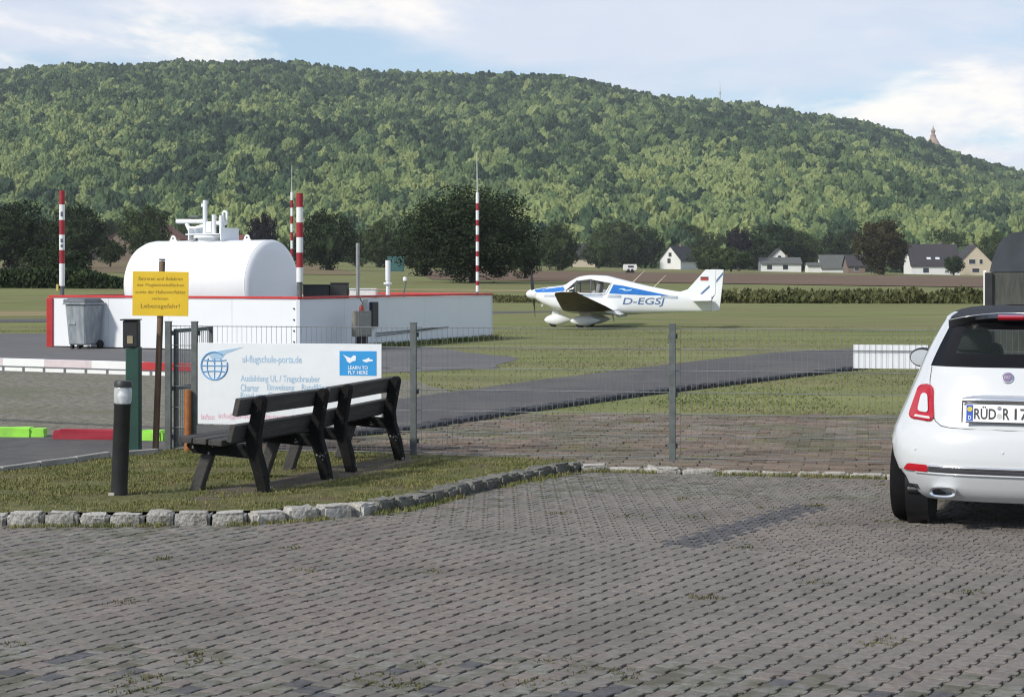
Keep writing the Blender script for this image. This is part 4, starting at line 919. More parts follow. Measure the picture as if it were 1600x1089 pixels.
patch([(3.28,1.30),(3.40,1.34),(3.50,1.33),(3.55,1.29),(3.68,1.29),(3.74,1.31),(3.73,1.27),(3.58,1.25),(3.46,1.26),(3.42,1.30)], lambda u, v: fus(u, v, 0.007, -1), 2).build('bird_emblem', mat('emblem_pale', (0.40,0.62,0.80), 0.5), PL)
text('Robin', 3.50, 1.245, 0.22, 0.05, lambda u, v: fus(u, v, 0.0075, -1), MATS['emblem_pale'], PL)
MB().lathe([(0,0),(0.05,0.012),(0.10,0.05),(0.15,0.13),(0.175,0.24),(0.18,0.32),(0,0.32)], 24, Matrix.Translation((0,0,1.13)) @ Matrix.Rotation(R(90),4,'Y')).build('spinner', pwhite, PL, smooth=50)
for k, a in enumerate((R(206), R(26))):
    b = MB(); pts = []
    for r_ in np.linspace(0.10, 0.88, 9):
        w = 0.075*math.sin(math.pi*min(1, (r_+0.12)/1.08))**0.6 + 0.01; tw = R(62 - 45*r_/0.88)
        row = []
        for s_, th in ((-1,0.0),(-0.3,0.016),(1,0.0),(-0.3,-0.010)):
            row.append(Vector((0.25 + s_*w*math.sin(tw)*0.8 + th*math.cos(tw), 0, 0)) + Vector((0, -math.sin(a), math.cos(a)))*r_ + Vector((0, math.cos(a), math.sin(a)))*(s_*w*math.cos(tw)) + Vector((0,0,1.13)))
        pts += row
    b.add(pts, [(i*4+j, i*4+(j+1)%4, (i+1)*4+(j+1)%4, (i+1)*4+j) for i in range(8) for j in range(4)] + [(32,33,34,35)])
    b.build('propeller_blade', mat('propeller_black', (0.02,0.02,0.022), 0.4), PL, smooth=50)
# wings: flat centre section, outer panel with strong dihedral
def foil(le, te, zc, th, y, n=9):
    top = [(le + (te-le)*t, y, zc + th*(1.9*math.sqrt(t)*(1-t) + 0.05*t)*1.0) for t in np.linspace(0,1,n)**1.5]
    bot = [(le + (te-le)*t, y, zc - th*(0.75*math.sqrt(t)*(1-t))) for t in (np.linspace(0,1,n)**1.5)[::-1]]
    return top + bot[1:-1]
for sd_ in (-1, 1):
    stn = [(0.30,1.55,3.26,0.60,0.17),(1.55,1.55,3.26,0.60,0.17),(2.2,1.57,3.10,0.75,0.15),(3.2,1.62,2.78,0.98,0.115),(4.0,1.68,2.52,1.165,0.085),(4.25,1.76,2.46,1.22,0.06),(4.36,1.98,2.36,1.245,0.02)]
    rows = [foil(le, te, z, th, sd_*y) for (y, le, te, z, th) in stn]; n = len(rows[0]); top = MB(); bot = MB(); V = [p for r_ in rows for p in r_]
    nt_ = 9
    for i in range(len(rows)-1):
        for k in range(n):
            q = (i*n+k, i*n+(k+1)%n, (i+1)*n+(k+1)%n, (i+1)*n+k)
            (top if k < nt_-1 else bot).f.append(q)
    top.v = [tuple(p) for p in V]; bot.v = [tuple(p) for p in V]; top.f.append(tuple((len(rows)-1)*n+k for k in range(n)))
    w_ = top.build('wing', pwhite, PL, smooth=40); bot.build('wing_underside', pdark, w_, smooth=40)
    # flap hanging a little
    MB().prism([(2.95,0.60),(3.30,0.585),(3.52,0.47),(3.50,0.45),(3.0,0.53)], sd_*0.62, sd_*1.5, lambda u, v, w: Vector((u, w, v))).build('flap', pwhite, PL)
    # wheel with spat
    def spat(cx, cy, cz, L, Wd, H):
        m_ = MB(); rows = []
        for t in np.linspace(0, 1, 15):
            s_ = (math.sin(math.pi*min(1, t*1.9)/2)**0.55 if t < 0.526 else (1 - ((t-0.526)/0.474)**1.6)*0.93 + 0.07); zc_ = cz + 0.03*max(0, t-0.5)
            rows.append([(cx - 0.36*L + L*t, cy + Wd*s_*math.cos(a), zc_ + (H*s_*math.sin(a) if math.sin(a) > 0 else H*0.85*s_*math.sin(a))) for a in np.linspace(0, 2*math.pi, 15)[:-1]])
        n = 14; m_.add([p for r_ in rows for p in r_], [(i*n+k, i*n+(k+1)%n, (i+1)*n+(k+1)%n, (i+1)*n+k) for i in range(14) for k in range(n)] + [tuple(range(n)), tuple(14*n+k for k in range(n))]); return m_
    gs = spat(2.12, sd_*1.28, 0.235, 1.02, 0.145, 0.20).build('wheel_spat', pwhite, PL, smooth=50)
    MB().lathe([(0,-0.06),(0.10,-0.07),(0.165,-0.05),(0.175,0),(0.165,0.05),(0.10,0.07),(0,0.06)], 20, Matrix.Translation((2.10, sd_*1.28, 0.172)) @ Matrix.Rotation(R(90),4,'X')).build('wheel', MATS['tyre_black'], gs, smooth=50)
    MB().prism([(2.12,0.40),(2.42,0.38),(2.55,0.64),(2.02,0.62)], sd_*1.28-0.075, sd_*1.28+0.075, lambda u, v, w: Vector((u, w, v))).build('gear_leg', mat('gear_leg', (0.42,0.36,0.33), 0.5), PL)
    # stabilator
    rows = [foil(le, te, 0.93, th, sd_*y, 7) for (y, le, te, th) in ((0.08,5.78,6.50,0.05),(1.45,5.84,6.46,0.04),(1.6,5.95,6.40,0.012))]; n = len(rows[0])
    MB().add([p for r_ in rows for p in r_], [(i*n+k, i*n+(k+1)%n, (i+1)*n+(k+1)%n, (i+1)*n+k) for i in range(2) for k in range(n)] + [tuple(2*n+k for k in range(n))]).build('stabilator', pwhite, PL, smooth=40)
ns = spat(0.98, 0.0, 0.235, 0.96, 0.15, 0.225).build('nose_wheel_spat', pwhite, PL, smooth=50)
MB().lathe([(0,-0.06),(0.10,-0.07),(0.165,-0.05),(0.175,0),(0.165,0.05),(0.10,0.07),(0,0.06)], 20, Matrix.Translation((0.97, 0, 0.172)) @ Matrix.Rotation(R(90),4,'X')).build('wheel', MATS['tyre_black'], ns, smooth=50)
MB().prism([(0.90,0.40),(1.18,0.38),(1.14,0.72),(1.0,0.74)], -0.06, 0.06, lambda u, v, w: Vector((u, w, v))).build('nose_leg', pwhite, PL)
MB().prism([(5.30,1.20),(5.62,1.30),(6.22,1.97),(6.58,1.98),(6.56,1.14),(6.38,0.95)], -0.035, 0.035, lambda u, v, w: Vector((u, w*(1 if v < 1.6 else 0.7), v))).build('fin', pwhite, PL).modifiers.new('b','BEVEL').width = 0.015
ru = MB().prism([(6.585,1.98),(6.84,1.97),(6.80,1.45),(6.70,0.60),(6.43,0.55),(6.43,0.93),(6.565,1.14)], -0.026, 0.026, lambda u, v, w: Vector((u, w, v))).build('rudder', pwhite, PL); ru.modifiers.new('b','BEVEL').width = 0.012
for sd_ in (-1, 1):
    MB().prism([(6.585,1.62),(6.82,1.90),(6.815,1.80),(6.585,1.52)], sd_*0.0268, sd_*0.0300, lambda u, v, w: Vector((u, w, v))).build('tail_stripe', pstripe, ru)
    fl = MB().prism([(6.05,1.60),(6.32,1.60),(6.32,1.68),(6.05,1.68)], sd_*0.030, sd_*0.0385, lambda u, v, w: Vector((u, w, v))).build('flag_red', mat('flag_red', (0.42,0.06,0.06), 0.5), PL)
    MB().prism([(6.05,1.68),(6.32,1.68),(6.32,1.73),(6.05,1.73)], sd_*0.030, sd_*0.0385, lambda u, v, w: Vector((u, w, v))).build('flag_black', mat('flag_black', (0.10,0.03,0.03), 0.5), PL)
    MB().prism([(5.98,1.10),(6.36,1.45),(6.36,1.36),(6.08,1.10)], sd_*0.0352, sd_*0.038, lambda u, v, w: Vector((u, w, v))).build('tail_stripe', pstripe, PL)
for x, z in ((3.72,1.55),(4.45,1.39)): MB().tube([(x,0,z-0.02),(x+0.42,0,z+0.40)], [0.014,0.006], 6).build('antenna', mat('antenna_cream', (0.60,0.55,0.42), 0.5), PL)
MB().prism([(3.0,0.43),(3.06,0.43),(3.10,0.18),(3.06,0.18)], -0.02, 0.02, lambda u, v, w: Vector((u, w, v))).build('step', pwhite, PL); MB().prism([(3.14,0.44),(3.55,0.46),(3.52,0.36),(3.2,0.34)], -0.10, 0.10, lambda u, v, w: Vector((u, w, v))).build('tail_skid', pwhite, PL)
MB().lathe([(0,-0.05),(0.05,-0.04),(0.055,0.02),(0,0.04)], 10, Matrix.Translation((0.62,-0.2,0.74))).build('exhaust', mat('exhaust_pale', (0.55,0.56,0.52), 0.5), PL)
seat_m = mat('seat_cream', (0.50,0.46,0.42), 0.8, var=0.15, scale=4); 
for y in (-0.24, 0.24):
    MB().box((2.55, y, 1.18), (0.14, 0.42, 0.62), Matrix.Rotation(R(12),3,'Y'), bev=0.05).build('seat', seat_m, PL, smooth=40)
    MB().box((2.63, y, 1.53), (0.10, 0.24, 0.14), bev=0.04).build('headrest', mat('headrest_dark', (0.06,0.05,0.05), 0.8), PL, smooth=40)
MB().box((3.05, 0, 1.10), (0.14, 0.8, 0.52), bev=0.05).build('rear_seat', seat_m, PL, smooth=40); MB().box((1.62, 0, 1.16), (0.2, 0.75, 0.24), bev=0.05).build('instrument_panel', black, PL)
PSI = R(11)
PL.rotation_euler = (0, 0, -PSI)                               # nose to the left, turned slightly away
PLd = 61.6; tip = Vector(((822-800)*(PLd+0.65)/FOC, PLd + 0.65, 0.0)); PL.location = tip

# ------------------------------------------------------------------ small white hatchback with black fabric roof
CAR = tag(empty('hatchback_car', (3.25, 11.80, 0.0), -R(20)), 'small white hatchback with black fabric roof, seen from behind', 'car')
carw = mat('car_white', (0.58,0.60,0.615), 0.22, var=0.01, scale=1, coat=0.8); carb = mat('car_black', (0.012,0.013,0.015), 0.35, var=0.1); fabric = mat('roof_fabric', (0.018,0.020,0.026), 0.8, var=0.15, scale=30, bump=0.2, bscale=300)
chrome = mat('chrome', (0.75,0.76,0.78), 0.12, metal=1.0, var=0.02); tl_red = mat('lamp_red', (0.42,0.008,0.018), 0.15, var=0.1, coat=0.6)
WT = [(0.20,0.70),(0.26,0.755),(0.35,0.80),(0.5,0.82),(0.62,0.81),(0.72,0.78),(0.83,0.735),(0.93,0.695),(1.03,0.655),(1.10,0.63),(1.17,0.60),(1.34,0.515),(1.42,0.47),(1.46,0.43),(1.485,0.36),(1.497,0.24),(1.50,0.10)]
YRT = [(0.20,0.14),(0.26,0.07),(0.33,0.035),(0.42,0.0),(0.5,0.0),(0.60,0.015),(0.67,0.04),(0.70,0.065),(0.85,0.105),(0.95,0.14),(1.05,0.185),(1.095,0.215),(1.20,0.30),(1.34,0.425),(1.40,0.47),(1.43,0.45),(1.455,0.58),(1.485,0.85),(1.50,1.15)]
YFT = [(0.20,3.40),(0.40,3.52),(0.62,3.50),(0.75,3.42),(0.86,3.20),(0.93,2.95),(0.98,2.62),(1.05,2.50),(1.20,2.25),(1.40,1.90),(1.46,1.72),(1.50,1.25)]
NE = 2.7
def rc_(z): return 0.62 if z < 1.0 else 0.62 - 0.22*sstep(1.0, 1.45, z)
def car_rear(x, z, off=0.0):
    w = smooth_tab(WT, z); q = min(0.999, abs(x)/w); y = smooth_tab(YRT, z) + rc_(z)*(1 - (1 - q**NE)**(1/NE))
    return Vector((x*(1 + off*0.5*q**3), y - off, z))
rat = [0, .12, .24, .36, .48, .60, .68, .76, .84, .895, .94, .97, .99, 1.0]
phs = [math.asin(r_**(NE/2)) for r_ in rat]
def outline(z):
    w, yr, yf = smooth_tab(WT, z), smooth_tab(YRT, z), smooth_tab(YFT, z); rc = rc_(z); rf = min(0.9, (yf-yr)*0.35); H = []
    for ph in phs: H.append((w*math.sin(ph)**(2/NE), yr + rc*(1 - math.cos(ph)**(2/NE))))
    for t in np.linspace(0, 1, 17)[1:]: H.append((w, yr + rc + (yf-rf-yr-rc)*t))
    for ph in np.linspace(0, math.pi/2, 13)[1:]: H.append((w*math.cos(ph)**(2/2.4), yf - rf + rf*math.sin(ph)**(2/2.4)))
    return H
NHf = len(outline(0.5)); zl = [0.20,0.23,0.26,0.30,0.35,0.40,0.45,0.5,0.56,0.62,0.67,0.70,0.74,0.79,0.85,0.91,0.97,1.03,1.065,1.095,1.14,1.185,1.235,1.29,1.345,1.375,1.40,1.415,1.43,1.445,1.46,1.475,1.487,1.495,1.50]
def arch(y, z):
    for y0 in (0.60, 2.92):
        dy = abs(y - y0)
        if dy < 0.345: z = max(z, 0.29 + math.sqrt(0.345**2 - dy*dy))
    return z
NC = 2*NHf - 2
loops = []
for z in zl:
    H = outline(z); full = H + [(-x, y) for x, y in H[-2:0:-1]]
    lp_ = []
    for x, y in full:
        z2 = arch(y, z) if abs(x) > 0.62 and z < 0.7 else z
        lp_.append((x*(min(1.0, (smooth_tab(WT, z2) - 0.004)/smooth_tab(WT, z)) if z2 > z else 1.0), y, z2))
    loops.append(lp_)
def colinfo(k):
    kk = k if k < NHf else NC - k
    return kk
parts = {'body': [], 'roof': []}
nR = len(rat); s0, s1 = nR, nR + 15
for i in range(len(zl)-1):
    for k in range(NC):
        q = (i*NC+k, i*NC+(k+1)%NC, (i+1)*NC+(k+1)%NC, (i+1)*NC+k); a, b = sorted((colinfo(k), colinfo((k+1) % NC)))
        zc = (zl[i]+zl[i+1])/2
        rear_op = b <= 8 and 1.095 < zc < 1.40; side_op = a >= s0 + 1 and b <= s1 - 3 and 1.03 < zc < 1.40; fr_op = a >= s1 + 3 and 1.05 < zc < 1.40
        if rear_op or side_op or fr_op: continue
        parts['roof' if (zc > 1.40 and (abs(loops[i][k][0]) < smooth_tab(WT, zc)*0.93 or zc > 1.455)) else 'body'].append(q)
CV = [p for l in loops for p in l]
parts['roof'].append(tuple((len(zl)-1)*NC + k for k in range(NC)))
def sub(F):
    used = sorted({j for f in F for j in f}); mp_ = {j: n for n, j in enumerate(used)}; return MB().add([CV[j] for j in used], [[mp_[j] for j in f] for f in F])
sub(parts['body']).build('body', carw, CAR, smooth=50); sub(parts['roof']).build('fabric_roof', fabric, CAR, smooth=50)
def win(sel, name, m, off=0.004):
    F = []
    for i in range(len(zl)-1):
        for k in range(NC):
            a, b = sorted((colinfo(k), colinfo((k+1) % NC))); zc = (zl[i]+zl[i+1])/2
            if sel(a, b, zc, loops[i][k][0]): F.append((i*NC+k, i*NC+(k+1)%NC, (i+1)*NC+(k+1)%NC, (i+1)*NC+k))
    return sub(F).build(name, m, CAR, smooth='all')
cglass = glassy('car_glass', (0.05,0.07,0.065), 0.03, 0.16)
rw = win(lambda a, b, z, x: b <= 8 and 1.095 < z < 1.40 and b <= 5 and 1.185 < z < 1.345, 'rear_window', cglass)
rb = win(lambda a, b, z, x: b <= 8 and 1.095 < z < 1.40 and not (b <= 5 and 1.185 < z < 1.345), 'rear_window_border', mat('black_glass', (0.004,0.004,0.005), 0.18, spec=0.25))
win(lambda a, b, z, x: a >= s1 + 3 and 1.05 < z < 1.40, 'windscreen', cglass)
for sg_ in (-1, 1): win(lambda a, b, z, x: a >= s0 + 1 and b <= s1 - 3 and 1.03 < z < 1.40 and x*sg_ > 0, 'side_window', cglass)
# underside and interior
MB().box((0, 1.75, 0.25), (1.36, 3.0, 0.05), bev=0.02).build('floor_pan', carb, CAR); MB().box((0, 1.3, 0.90), (1.1, 1.9, 0.03)).build('cabin_tray', carb, CAR); MB().box((0, 0.62, 0.33), (0.84, 0.09, 0.09)).build('rear_axle', carb, CAR)
sm_ = mat('seat_dark', (0.030,0.036,0.042), 0.85, var=0.2, scale=5)
for x in (-0.36, 0.36):
    MB().box((x, 1.55, 1.05), (0.44, 0.14, 0.34), Matrix.Rotation(R(-10),3,'X'), bev=0.06).build('front_seat', sm_, CAR, smooth=40); MB().box((x*0.98, 1.50, 1.235), (0.27, 0.10, 0.17), bev=0.05).build('headrest', sm_, CAR, smooth=40)
    MB().box((x*0.8, 0.80, 1.08), (0.34, 0.14, 0.16), bev=0.05).build('rear_headrest', sm_, CAR, smooth=40)
# spoiler lip, brake light
def strip(pts, r, m, name, par=CAR, n=8): return MB().tube(pts, r, n).build(name, m, par, smooth=50)
lipx = np.linspace(-0.425, 0.425, 19)
def zlip(x): return 1.405 + 0.052*(1-(x/0.425)**2)
MB().grid([[car_rear(x, zlip(x) - 0.052, 0.004) for x in lipx], [car_rear(x, zlip(x) - 0.030, 0.030) for x in lipx], [car_rear(x, zlip(x) - 0.002, 0.040) for x in lipx], [car_rear(x, zlip(x), 0.020) for x in lipx], [car_rear(x, zlip(x) + 0.004, -0.10) for x in lipx]]).build('spoiler', carb, CAR, smooth=50)
strip([car_rear(x, zlip(x), 0.036) for x in lipx], 0.004, mat('trim_silver', (0.55,0.57,0.6), 0.3, metal=0.7), 'spoiler_trim')
patch([(-0.085,1.412),(0.085,1.412),(0.085,1.447),(-0.085,1.447)], lambda u, v: car_rear(u, v, 0.046), 3).build('brake_light', tl_red, CAR)
# tail lamps: red ring round a white body-coloured insert
def rounded(poly, r=0.02, n=3):
    out = []; N_ = len(poly)
    for i in range(N_):
        p = Vector(poly[i]); a = Vector(poly[i-1]) - p; b = Vector(poly[(i+1) % N_]) - p; ra = min(r, a.length*.45); rb_ = min(r, b.length*.45)
        A = p + a.normalized()*ra; B = p + b.normalized()*rb_
        for t in np.linspace(0, 1, n+1): out.append(tuple(A*(1-t)**2 + p*2*t*(1-t) + B*t*t))
    return out
for sg_ in (-1, 1):
    S = lambda P: [(u*sg_, v) for u, v in P]
    outer = rounded([(-0.600,0.965),(-0.500,0.965),(-0.485,0.735),(-0.665,0.750)], 0.04); inner = rounded([(-0.578,0.915),(-0.532,0.915),(-0.520,0.788),(-0.600,0.795)], 0.025)
    lo = patch(S(outer), lambda u, v: car_rear(u, v, 0.014), 4).build('tail_light', tl_red, CAR, smooth='all')
    rim_ = MB().tube([car_rear(*p, 0.006) for p in S(outer)] + [car_rear(*S(outer)[0], 0.006)], 0.010, 6).build('rim', tl_red, lo, smooth=50)
    patch(S(inner), lambda u, v: car_rear(u, v, 0.021), 3).build('insert', carw, lo, smooth='all')
    patch(S([(-0.612,0.772),(-0.508,0.764),(-0.507,0.748),(-0.622,0.757)]), lambda u, v: car_rear(u, v, 0.020), 2).build('reversing_lamp', mat('clear_lamp', (0.6,0.55,0.55), 0.15), lo)
    patch(S(rounded([(-0.655,0.445),(-0.512,0.445),(-0.512,0.395),(-0.69,0.398)], 0.016)), lambda u, v: car_rear(u, v, 0.012), 3).build('fog_lamp', tl_red, CAR, smooth='all')
    # mirror
    mm_ = MB(); c = Vector((sg_*0.80, 2.16, 1.075)); rows = []
    for t in np.linspace(-1, 1, 9):
        s_ = math.sqrt(max(0.0, 1 - abs(t)**2.2)) + 0.01; rows.append([(c.x + 0.105*s_*math.cos(a), c.y + 0.075*t, c.z + 0.078*s_*math.sin(a)) for a in np.linspace(0, 2*math.pi, 17)[:-1]])
    mm_.add([p for r_ in rows for p in r_], [(i*16+k, i*16+(k+1)%16, (i+1)*16+(k+1)%16, (i+1)*16+k) for i in range(8) for k in range(16)]); mi = mm_.build('wing_mirror', carb, CAR, smooth='all')
    MB().lathe([(0,0),(0.95,0),(0.95,0.05),(0,0.05)], 20, Matrix.Translation((c.x, c.y-0.083, c.z)) @ Matrix.Diagonal((0.092,0.1,0.066,1)) @ Matrix.Rotation(R(90),4,'X')).build('mirror_glass', chrome, mi); MB().tube([(sg_*0.63,2.2,1.0),(sg_*0.74,2.18,1.04)], 0.025, 8).build('mirror_arm', carw, mi)
    for y in (0.60, 2.92):
        w_ = MB().lathe([(0.20,-0.085),(0.235,-0.103),(0.255,-0.103),(0.272,-0.094),(0.284,-0.076),(0.290,-0.05),(0.293,-0.02),(0.293,0.02),(0.290,0.05),(0.284,0.076),(0.272,0.094),(0.255,0.103),(0.235,0.103),(0.20,0.085)], 36, Matrix.Translation((sg_*0.70, y, 0.292)) @ Matrix.Rotation(R(90),4,'Y')); wo_ = w_.build('wheel', mat('car_tyre', (0.008,0.008,0.009), 0.95, var=0.2, scale=20, spec=0.15), CAR, smooth=50)
        MB().lathe([(0,-0.07),(0.19,-0.075),(0.205,-0.095),(0.205,0.095),(0.19,0.08),(0,0.06)], 24, Matrix.Translation((sg_*0.70, y, 0.292)) @ Matrix.Rotation(R(90),4,'Y')).build('rim', mat('alloy', (0.35,0.36,0.37), 0.35, metal=0.8), wo_, smooth=40)
        MB().lathe([(0.325,-0.09),(0.335,-0.09),(0.335,0.06),(0.325,0.06)], 24, Matrix.Translation((sg_*0.60, y, 0.292)) @ Matrix.Rotation(R(90),4,'Y')).build('arch_liner', carb, CAR, smooth=40)
# bumper strip, seam, handle, badge, plate, exhaust
strip([car_rear(x, 0.437, 0.006) for x in np.linspace(-0.505, 0.505, 21)], 0.010, chrome, 'chrome_strip')
patch([(-0.505,0.428),(0.505,0.428),(0.505,0.398),(-0.505,0.398)], lambda u, v: car_rear(u, v, 0.006), 8).build('bumper_insert', mat('insert_grey', (0.05,0.052,0.058), 0.4), CAR)
strip([car_rear(x, 0.390, 0.004) for x in np.linspace(-0.60, 0.60, 21)], 0.006, carw, 'bumper_edge')
seam_m = mat('seam_shadow', (0.10,0.105,0.11), 0.8)
half = [(-0.520,1.09),(-0.525,1.0),(-0.515,0.90),(-0.497,0.80),(-0.470,0.735),(-0.43,0.705),(-0.37,0.694),(-0.25,0.690),(0,0.688)]
strip([car_rear(x, z, 0.0005) for x, z in half + [(-x, z) for x, z in half[-2::-1]]], 0.0032, seam_m, 'tailgate_seam', n=6)
hx = np.linspace(-0.29, 0.29, 17)
MB().grid([[car_rear(x, 0.862, 0.004) for x in hx], [car_rear(x, 0.866, 0.036) for x in hx], [car_rear(x, 0.890 + 0.014*(1-(x/0.29)**2), 0.042) for x in hx], [car_rear(x, 0.898 + 0.020*(1-(x/0.29)**4), 0.008) for x in hx], [car_rear(x, 0.900 + 0.020*(1-(x/0.29)**4), -0.004) for x in hx]]).build('tailgate_handle', chrome, CAR, smooth='all')
strip([car_rear(-0.29, 0.69+0.18*t, 0.001) for t in np.linspace(0.2,1,6)], 0.004, seam_m, 'plate_recess_edge'); strip([car_rear(0.29, 0.69+0.18*t, 0.001) for t in np.linspace(0.2,1,6)], 0.004, seam_m, 'plate_recess_edge')
bd = MB().lathe([(0,0),(0.040,0),(0.040,0.008),(0.033,0.012),(0,0.012)], 20, Matrix.Translation(car_rear(0, 1.03, 0.0)) @ Matrix.Rotation(R(68),4,'X')).build('badge', chrome, CAR, smooth=40)
MB().lathe([(0,0.0125),(0.031,0.0125),(0.029,0.0145),(0,0.0150)], 20, Matrix.Translation(car_rear(0, 1.03, 0.0)) @ Matrix.Rotation(R(68),4,'X')).build('badge_centre', mat('badge_plum', (0.16,0.11,0.20), 0.35), bd, smooth=40)
nb = Matrix.Translation(car_rear(0, 1.03, 0.0)) @ Matrix.Rotation(R(68),4,'X')
text('FIAT', -0.020, -0.010, 0.040, 0.020, lambda u, v: (nb @ Matrix.Translation((0,0,0.0158))) @ Vector((u, v, 0)), chrome, bd)
PYc = car_rear(0, 0.80).y - 0.020; tl = R(-12)
def pf(o_): return lambda u, v: Vector((u, PYc + (v-0.80)*math.tan(R(13)) - o_, v))
np_ = MB().prism(rounded([(-0.262,0.743),(0.262,0.743),(0.262,0.857),(-0.262,0.857)], 0.01), 0.0, 0.006, lambda u, v, w: pf(w)(u, v)).build('number_plate', mat('plate_white', (0.78,0.79,0.80), 0.4, var=0.01), CAR)
MB().prism([(-0.258,0.747),(-0.215,0.747),(-0.215,0.853),(-0.258,0.853)], 0.0062, 0.0075, lambda u, v, w: pf(w)(u, v)).build('country_band', mat('plate_blue', (0.015,0.08,0.42), 0.4), np_)
text('D', -0.245, 0.757, 0.018, 0.026, pf(0.0085), MATS['plate_white'], np_)
MB().lathe([(0.013,-0.0005),(0.017,-0.0005),(0.017,0.0005),(0.013,0.0005)], 12, Matrix.Translation(pf(0.0082)(-0.2365, 0.825)) @ Matrix.Rotation(R(77),4,'X')).build('star_ring', mat('star_yellow', (0.6,0.5,0.05), 0.5), np_)
pk = mat('plate_ink', (0.02,0.02,0.022), 0.5)
text('RÜD', -0.208, 0.760, 0.142, 0.086, pf(0.0075), pk, np_, bold=0.02); text('R', -0.022, 0.760, 0.043, 0.074, pf(0.0075), pk, np_, bold=0.02); text('17', 0.052, 0.760, 0.088, 0.074, pf(0.0075), pk, np_, bold=0.02)
for zz, rr, m_ in ((0.833,0.014,mat('sticker_grey',(0.25,0.24,0.3),0.5)), (0.782,0.018,mat('sticker_silver',(0.5,0.5,0.5),0.4))):
    MB().lathe([(0,0),(rr,0),(rr,0.001),(0,0.001)], 14, Matrix.Translation(pf(0.0068)(-0.045, zz)) @ Matrix.Rotation(R(77),4,'X')).build('inspection_sticker', m_, np_)
MB().prism(rounded([(-0.262,0.735),(0.262,0.735),(0.262,0.743),(-0.262,0.743)], 0.002), 0.0, 0.009, lambda u, v, w: pf(w)(u, v)).build('plate_holder', carb, np_)
ex = MB()
for rr0, (w0, h0), y0, y1 in ((0, (0.085, 0.033), -0.02, 0.22),):
    P0 = [(-0.405 + w0*math.copysign(abs(math.cos(a))**0.7, math.cos(a)), 0.275 + h0*math.copysign(abs(math.sin(a))**0.7, math.sin(a))) for a in np.linspace(0, 2*math.pi, 25)[:-1]]
    P1 = [(-0.405 + 0.78*(x+0.405), 0.275 + 0.68*(z-0.275)) for x, z in P0]; n = 24
    V = [(x, y0, z) for x, z in P0] + [(x, y1, z) for x, z in P0] + [(x, y0+0.004, z) for x, z in P1] + [(x, y1-0.08, z) for x, z in P1]
    ex.add(V, [(k, (k+1)%n, n+(k+1)%n, n+k) for k in range(n)] + [(k, (k+1)%n, 2*n+(k+1)%n, 2*n+k) for k in range(n)] + [(2*n+k, 2*n+(k+1)%n, 3*n+(k+1)%n, 3*n+k) for k in range(n)])
xo = ex.build('exhaust', chrome, CAR, smooth=50); MB().box((-0.405, 0.12, 0.275), (0.13,0.01,0.04)).build('exhaust_inside', carb, xo)
MB().box((-0.27, 0.27, 0.285), (0.30,0.22,0.09), bev=0.035).build('silencer', mat('silencer_steel', (0.30,0.29,0.27), 0.45, metal=0.7, var=0.2), CAR, smooth=40)
for x in (-0.60, -0.02): MB().lathe([(0,0),(0.010,0),(0.008,0.004),(0,0.005)], 10, Matrix.Translation(car_rear(x, 0.545, 0.0)) @ Matrix.Rotation(R(90),4,'X')).build('parking_sensor', mat('sensor_grey', (0.62,0.64,0.66), 0.4), CAR)

# ------------------------------------------------------------------ dark barrel-roofed trailer beyond the fence, behind the car
d = 25.0; X0_ = (1546-800)*d/FOC; TRL = tag(empty('covered_trailer', (X0_, d, 0), -R(17)), 'dark grey covered trailer with rounded top behind the car', 'trailer')
tarp = mat('trailer_tarp', (0.040,0.050,0.062), 0.55, var=0.25, scale=2.0, bump=0.2, bscale=6); lower = mat('trailer_side', (0.055,0.060,0.052), 0.6, scale=4, var=0.35, stretch=(6,6,1))
prof_ = [(0.0,1.78),(0.04,1.95),(0.10,2.11),(0.18,2.24),(0.30,2.32),(0.50,2.35),(1.1,2.36),(1.7,2.35),(1.9,2.32),(2.02,2.24),(2.10,2.11),(2.16,1.95),(2.2,1.78)]
rows = [[(x, y, z) for x, z in prof_] for y in np.linspace(0, 4.4, 12)]
tb = MB().grid(rows); tb.f.append(tuple(range(len(prof_)))); tb.f.append(tuple(11*len(prof_)+k for k in range(len(prof_)))); tb.build('tarpaulin', tarp, TRL, smooth=40)
MB().box((1.1, 2.2, 1.14), (2.19, 4.38, 1.27), bev=0.02).build('box_body', lower, TRL); MB().box((-0.06, 0.03, 1.15), (0.045, 0.05, 1.30), bev=0.006).build('edge_post', wp, TRL); MB().box((-0.01, -0.02, 1.14), (0.10,0.05,1.26)).build('hinge_strip', black, TRL)
for x in (-0.02, 2.22):
    w_ = MB().lathe([(0.16,-0.09),(0.29,-0.09),(0.31,-0.06),(0.31,0.06),(0.29,0.09),(0.16,0.09)], 24, Matrix.Translation((x + (0.14 if x < 1 else -0.14), 2.4, 0.31)) @ Matrix.Rotation(R(90),4,'Y')).build('wheel', MATS['tyre_black'], TRL, smooth=40); MB().lathe([(0,-0.06),(0.16,-0.06),(0.16,0.06),(0,0.06)], 16, Matrix.Translation((x + (0.14 if x < 1 else -0.14), 2.4, 0.31)) @ Matrix.Rotation(R(90),4,'Y')).build('rim', MATS['alloy'], w_, smooth=40)
MB().tube([(1.1,4.4,0.5),(1.1,5.6,0.45)], 0.05, 8).build('drawbar', steel, TRL)

